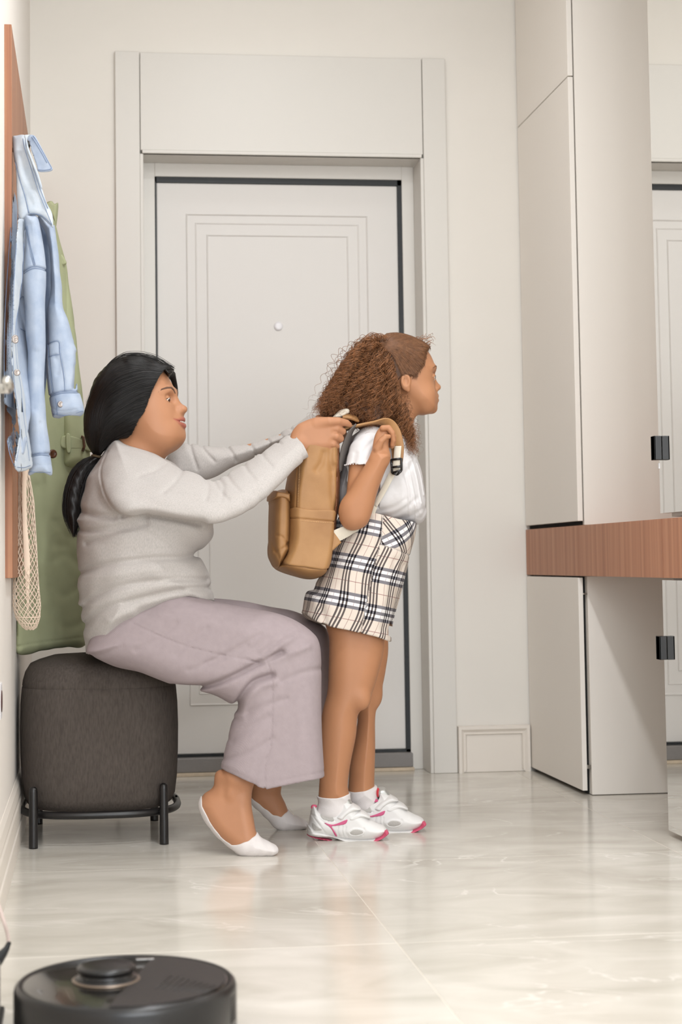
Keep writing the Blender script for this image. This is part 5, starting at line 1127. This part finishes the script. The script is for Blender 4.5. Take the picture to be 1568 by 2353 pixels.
garment('coat_body', [(40, 1080), (60, 1000), (70, 900), (80, 740), (96, 580), (108, 500), (124, 505), (140, 560), (152, 605), (158, 650), (166, 700), (175, 788), (183, 880), (190, 940), (194, 1000), (196, 1100), (202, 1250), (201, 1400), (198, 1480), (150, 1487), (100, 1495), (45, 1504), (37, 1460), (36, 1300)], cpl, .028, .045, MT['green'], CO, CR, h=.0042)
garment('coat_collar', [(104, 470), (118, 463), (126, 470), (133.6, 467), (133, 490), (128, 524), (122, 510), (112, 495), (100, 490)], Plane(4.90), .01, .03, MT['green'], CO, amp=0)
sle = garment('coat_sleeve', [(112, 560), (138, 575), (152, 607), (160, 660), (168, 720), (178, 800), (187, 880), (194, 940), (203, 1000), (207, 1068), (190, 1071), (150, 1071), (143, 1040), (140, 960), (130, 800), (118, 660)], Plane((130, 640, 4.90), (175, 1000, 4.885)), .028, .035, MT['green'], CO, [([[(145, 605), (152, 607), (146, 612)]], .004, .004), ([[(140, 640), (150, 760), (160, 860)]], .012, .006)], h=.0028)
garment('shoulder_tab', [(128, 585), (140, 583), (152, 600), (152, 607), (142, 610), (134, 600)], Plane(4.86), .004, .008, MT['green'], CO, amp=0, h=.002)
garment('cuff_belt', z4((440, 690), (520, 688), (600, 715), (655, 730), (655, 800), (580, 785), (440, 770)), Plane((150, 1010, 4.853), (190, 1020, 4.857)), .004, .008, MT['green'], CO, amp=0, h=.002)
garment('belt_loop', z4((468, 680), (498, 678), (505, 795), (475, 798)), Plane(4.844), .003, .006, MT['green'], CO, amp=0, h=.0018)
bm = bmesh.new(); b0 = np.array([P(*p, 4.846) for p in z4((578, 690), (595, 695), (600, 760), (588, 795))]); tube(bm, list(b0), .004, 8); from_bm('belt_buckle', bm, MT['tortoise'], CO, True)
bm = bmesh.new(); lathe(bm, [(.013, 0), (.013, .002), (.010, .0045), (.007, .0035), (.003, .003)], (0, 0, 0), 24); o = from_bm('coat_button', bm, MT['tortoise'], CO, True); o.rotation_euler = (PI/2, 0, .4); o.location = Vector(P(121, 1043, 4.77))-wloc(CO)
# ---- string bag
MT['string'] = mat('ecru_string', (222, 202, 182), .9)
NB = empty('string_bag', P(60, 1440, 4.45), 'ecru net string bag hanging empty below the denim jacket', 'bag')
vs_ = np.array([1040, 1082, 1150, 1250, 1330, 1390, 1420, 1438, 1447]); lx_ = np.array([46, 42, 41, 38, 31, 29, 36, 48, 60]); rx_ = np.array([62, 66, 78, 84, 88, 93.5, 92, 86, 76]); dp_ = np.array([.006, .009, .014, .020, .026, .028, .024, .016, .006])
def netpt(u, v, wob=0.):
    y = 1040+v*407; l = np.interp(y, vs_, lx_); r = np.interp(y, vs_, rx_); d = np.interp(y, vs_, dp_); a = 2*PI*u
    px = (l+r)/2-(r-l)/2*np.cos(a); q = P(px, y+wob, 4.46-.02*v); q[1] -= d*np.sin(a); q[0] = max(q[0], XL+.004); return q
bm = bmesh.new(); nU = 17
for s in (-1, 1):
    for k in range(nU):
        pts = []
        ph = RNG.uniform(0, 6)
        for v in np.linspace(0, 1, 54): pts.append(netpt(k/nU+s*(1.05*v**1.6)+.010*math.sin(v*40+ph), v, RNG.normal(0, .8)))
        tube(bm, pts, .00115, 4, False)
for v in (.93, .965, .99): tube(bm, [netpt(u, v) for u in np.linspace(0, 1, 30)], .0012, 4, False)
from_bm('netting', bm, MT['string'], NB, True)['kind'] = 'stuff'
ribbon('bag_handle', [(60, 1050, 4.43, 1, .1, 0), (56, 1120, 4.43, 1, .1, 0), (57, 1200, 4.43, 1, .1, 0), (62, 1290, 4.425, 1, .1, 0), (64, 1400, 4.42, 1, .1, 0)], [.014, .012, .012, .016, .004], .003, MT['string'], NB)
# ---- lever handle of the near door, wall socket
D2 = struct(empty('door_2', (XL, 2.7, 0)))
box('door_leaf', (XL+.0005, 2.15, .01), (XL+.008, 3.10, 2.06), MT['casing'], D2, .002)
hz = P(15, 893, 3.0)[2]
bm = bmesh.new(); tube(bm, [(XL+.007, 3.0, hz), (XL+.016, 3.0, hz)], .025, 20); tube(bm, [(XL+.01, 3.0, hz), (XL+.055, 3.0, hz), (XL+.066, 2.992, hz), (XL+.068, 2.97, hz), (XL+.068, 2.87, hz)], [.009, .009, .010, .0095, .0085], 14)
from_bm('lever_handle', bm, MT['chrome'], D2, True)
SK_ = empty('wall_socket', (XL, 3.77, .46), 'white wall socket low on the left wall in front of the pouf', 'socket')
box('socket_plate', (XL+.0003, 3.73, .418), (XL+.010, 3.81, .498), MT['white_plastic'], SK_, .003)
bm = bmesh.new(); tube(bm, [(XL+.009, 3.77, .458), (XL+.0115, 3.77, .458)], .024, 24); from_bm('socket_face', bm, mat('socket_dark', (70, 34, 30), .5), SK_, True)
# ---- robot vacuum, its dock and cord
RC = np.array([.049, 2.706]); RV = empty('robot_vacuum', (RC[0], RC[1], 0), 'round black robot vacuum on the floor in the foreground', 'vacuum cleaner')
MT['rv'] = mat('black_abs', (22, 21, 22), .28); MT['rv_top'] = mat('smoked_top', (28, 26, 24), .18, coat=.4); MT['rv_tex'] = mat('ribbed_lid', (42, 37, 36), .5, bump=.3, bscale=500.)
R_ = .178
bm = bmesh.new(); lathe(bm, [(.150, .010), (.165, .012), (R_, .022), (R_, .084), (R_-.002, .091), (R_-.007, .0955), (R_-.012, .094), (R_-.013, .0925)], (RC[0], RC[1], 0), 96); from_bm('vacuum_body', bm, MT['rv'], RV, True)
bm = bmesh.new(); lathe(bm, [(R_-.014, .0905), (R_-.0142, .0932), (R_-.016, .0938), (.02, .0942)], (RC[0], RC[1], 0), 96); from_bm('top_plate', bm, MT['rv_top'], RV, True)
bm = bmesh.new(); arc = [(RC[0]+(R_-.018)*math.cos(a), RC[1]+(R_-.018)*math.sin(a)) for a in np.linspace(-1.75, 1.25, 40)]
lo_ = [bm.verts.new((x, y, .0938)) for x, y in arc]; hi_ = [bm.verts.new((x, y, .0962)) for x, y in arc]; bm.faces.new(hi_)
for i in range(40): bm.faces.new((lo_[i], lo_[(i+1) % 40], hi_[(i+1) % 40], hi_[i]))
from_bm('dust_lid', bm, MT['rv_tex'], RV)
bm = bmesh.new()
for k in range(9):
    a0 = np.array([RC[0]+.045+.009*k, RC[1]-.07-.004*k, .0963]); tube(bm, [a0, a0+np.array([.030, .085-.007*k, 0])], .0011, 5)
for k in range(9):
    a = -.62+.05*0; zz = .04+.0045*k; tube(bm, [(RC[0]+R_*math.cos(t), RC[1]+R_*math.sin(t), zz) for t in np.linspace(-.42, -.25, 5)], .0011, 5)
from_bm('grille_ribs', bm, MT['rv'], RV, True)['kind'] = 'stuff'
tc_ = P(238, 2248, 2.69); bm = bmesh.new(); tx, ty = .018, 2.715
lathe(bm, [(.050, .094), (.050, .099), (.046, .1015), (.043, .102), (.043, .110), (.046, .1105), (.047, .114), (.044, .1175), (.036, .119), (.01, .1195)], (tx, ty, 0), 64); from_bm('lidar_turret', bm, MT['rv'], RV, True)
bm = bmesh.new(); lathe(bm, [(.0505, .0945), (.054, .0945), (.055, .096), (.0535, .0975), (.0505, .0975)], (tx, ty, 0), 48); from_bm('turret_ring', bm, mat('bronze_ring', (150, 134, 120), .3, .8), RV, True)
box('front_button', (RC[0]+.02, RC[1]+.128, .0958), (RC[0]+.05, RC[1]+.140, .0972), MT['chrome'], RV, .0006)
for sx in (-.1, .1): 
    bm = bmesh.new(); tube(bm, [(RC[0]+sx-.012, RC[1], .031), (RC[0]+sx+.012, RC[1], .031)], .031, 20); from_bm('drive_wheel', bm, MT['gasket'], RV, True)
DK = empty('charging_dock', (-.19, 2.78, 0), 'black charging dock at the left edge beside the robot vacuum', 'charger')
box('dock_housing', (-.2135, 2.70, .002), (-.1595, 2.90, .094), MT['rv'], DK, .008, 3)
box('dock_base', (-.2135, 2.69, 0), (-.153, 2.905, .012), MT['gasket'], DK, .003)
bm = bmesh.new(); tube(bm, [(-.1600, 2.795, .03), (-.1565, 2.795, .03)], .008, 16); from_bm('dock_contact', bm, MT['chrome'], DK, True)
CD = empty('power_cord', P(10, 2150, 3.0), 'pale power cord with a black end beside the charging dock', 'cord')
tube_obj('cord', list(catmull([P(-30, 2000, 3.05), P(-10, 2060, 3.03), P(8, 2115, 3.0), P(17, 2145, 3.0), P(20, 2168, 3.0)], 8)), .0032, mat('pale_cord', (196, 178, 170), .6), CD)
tube_obj('cord_plug', [P(21, 2166, 3.0), P(15, 2180, 2.99), P(6, 2192, 2.975), P(-6, 2208, 2.96), P(-16, 2222, 2.93)], [.004, .0055, .008, .010, .009], MT['gasket'], CD)
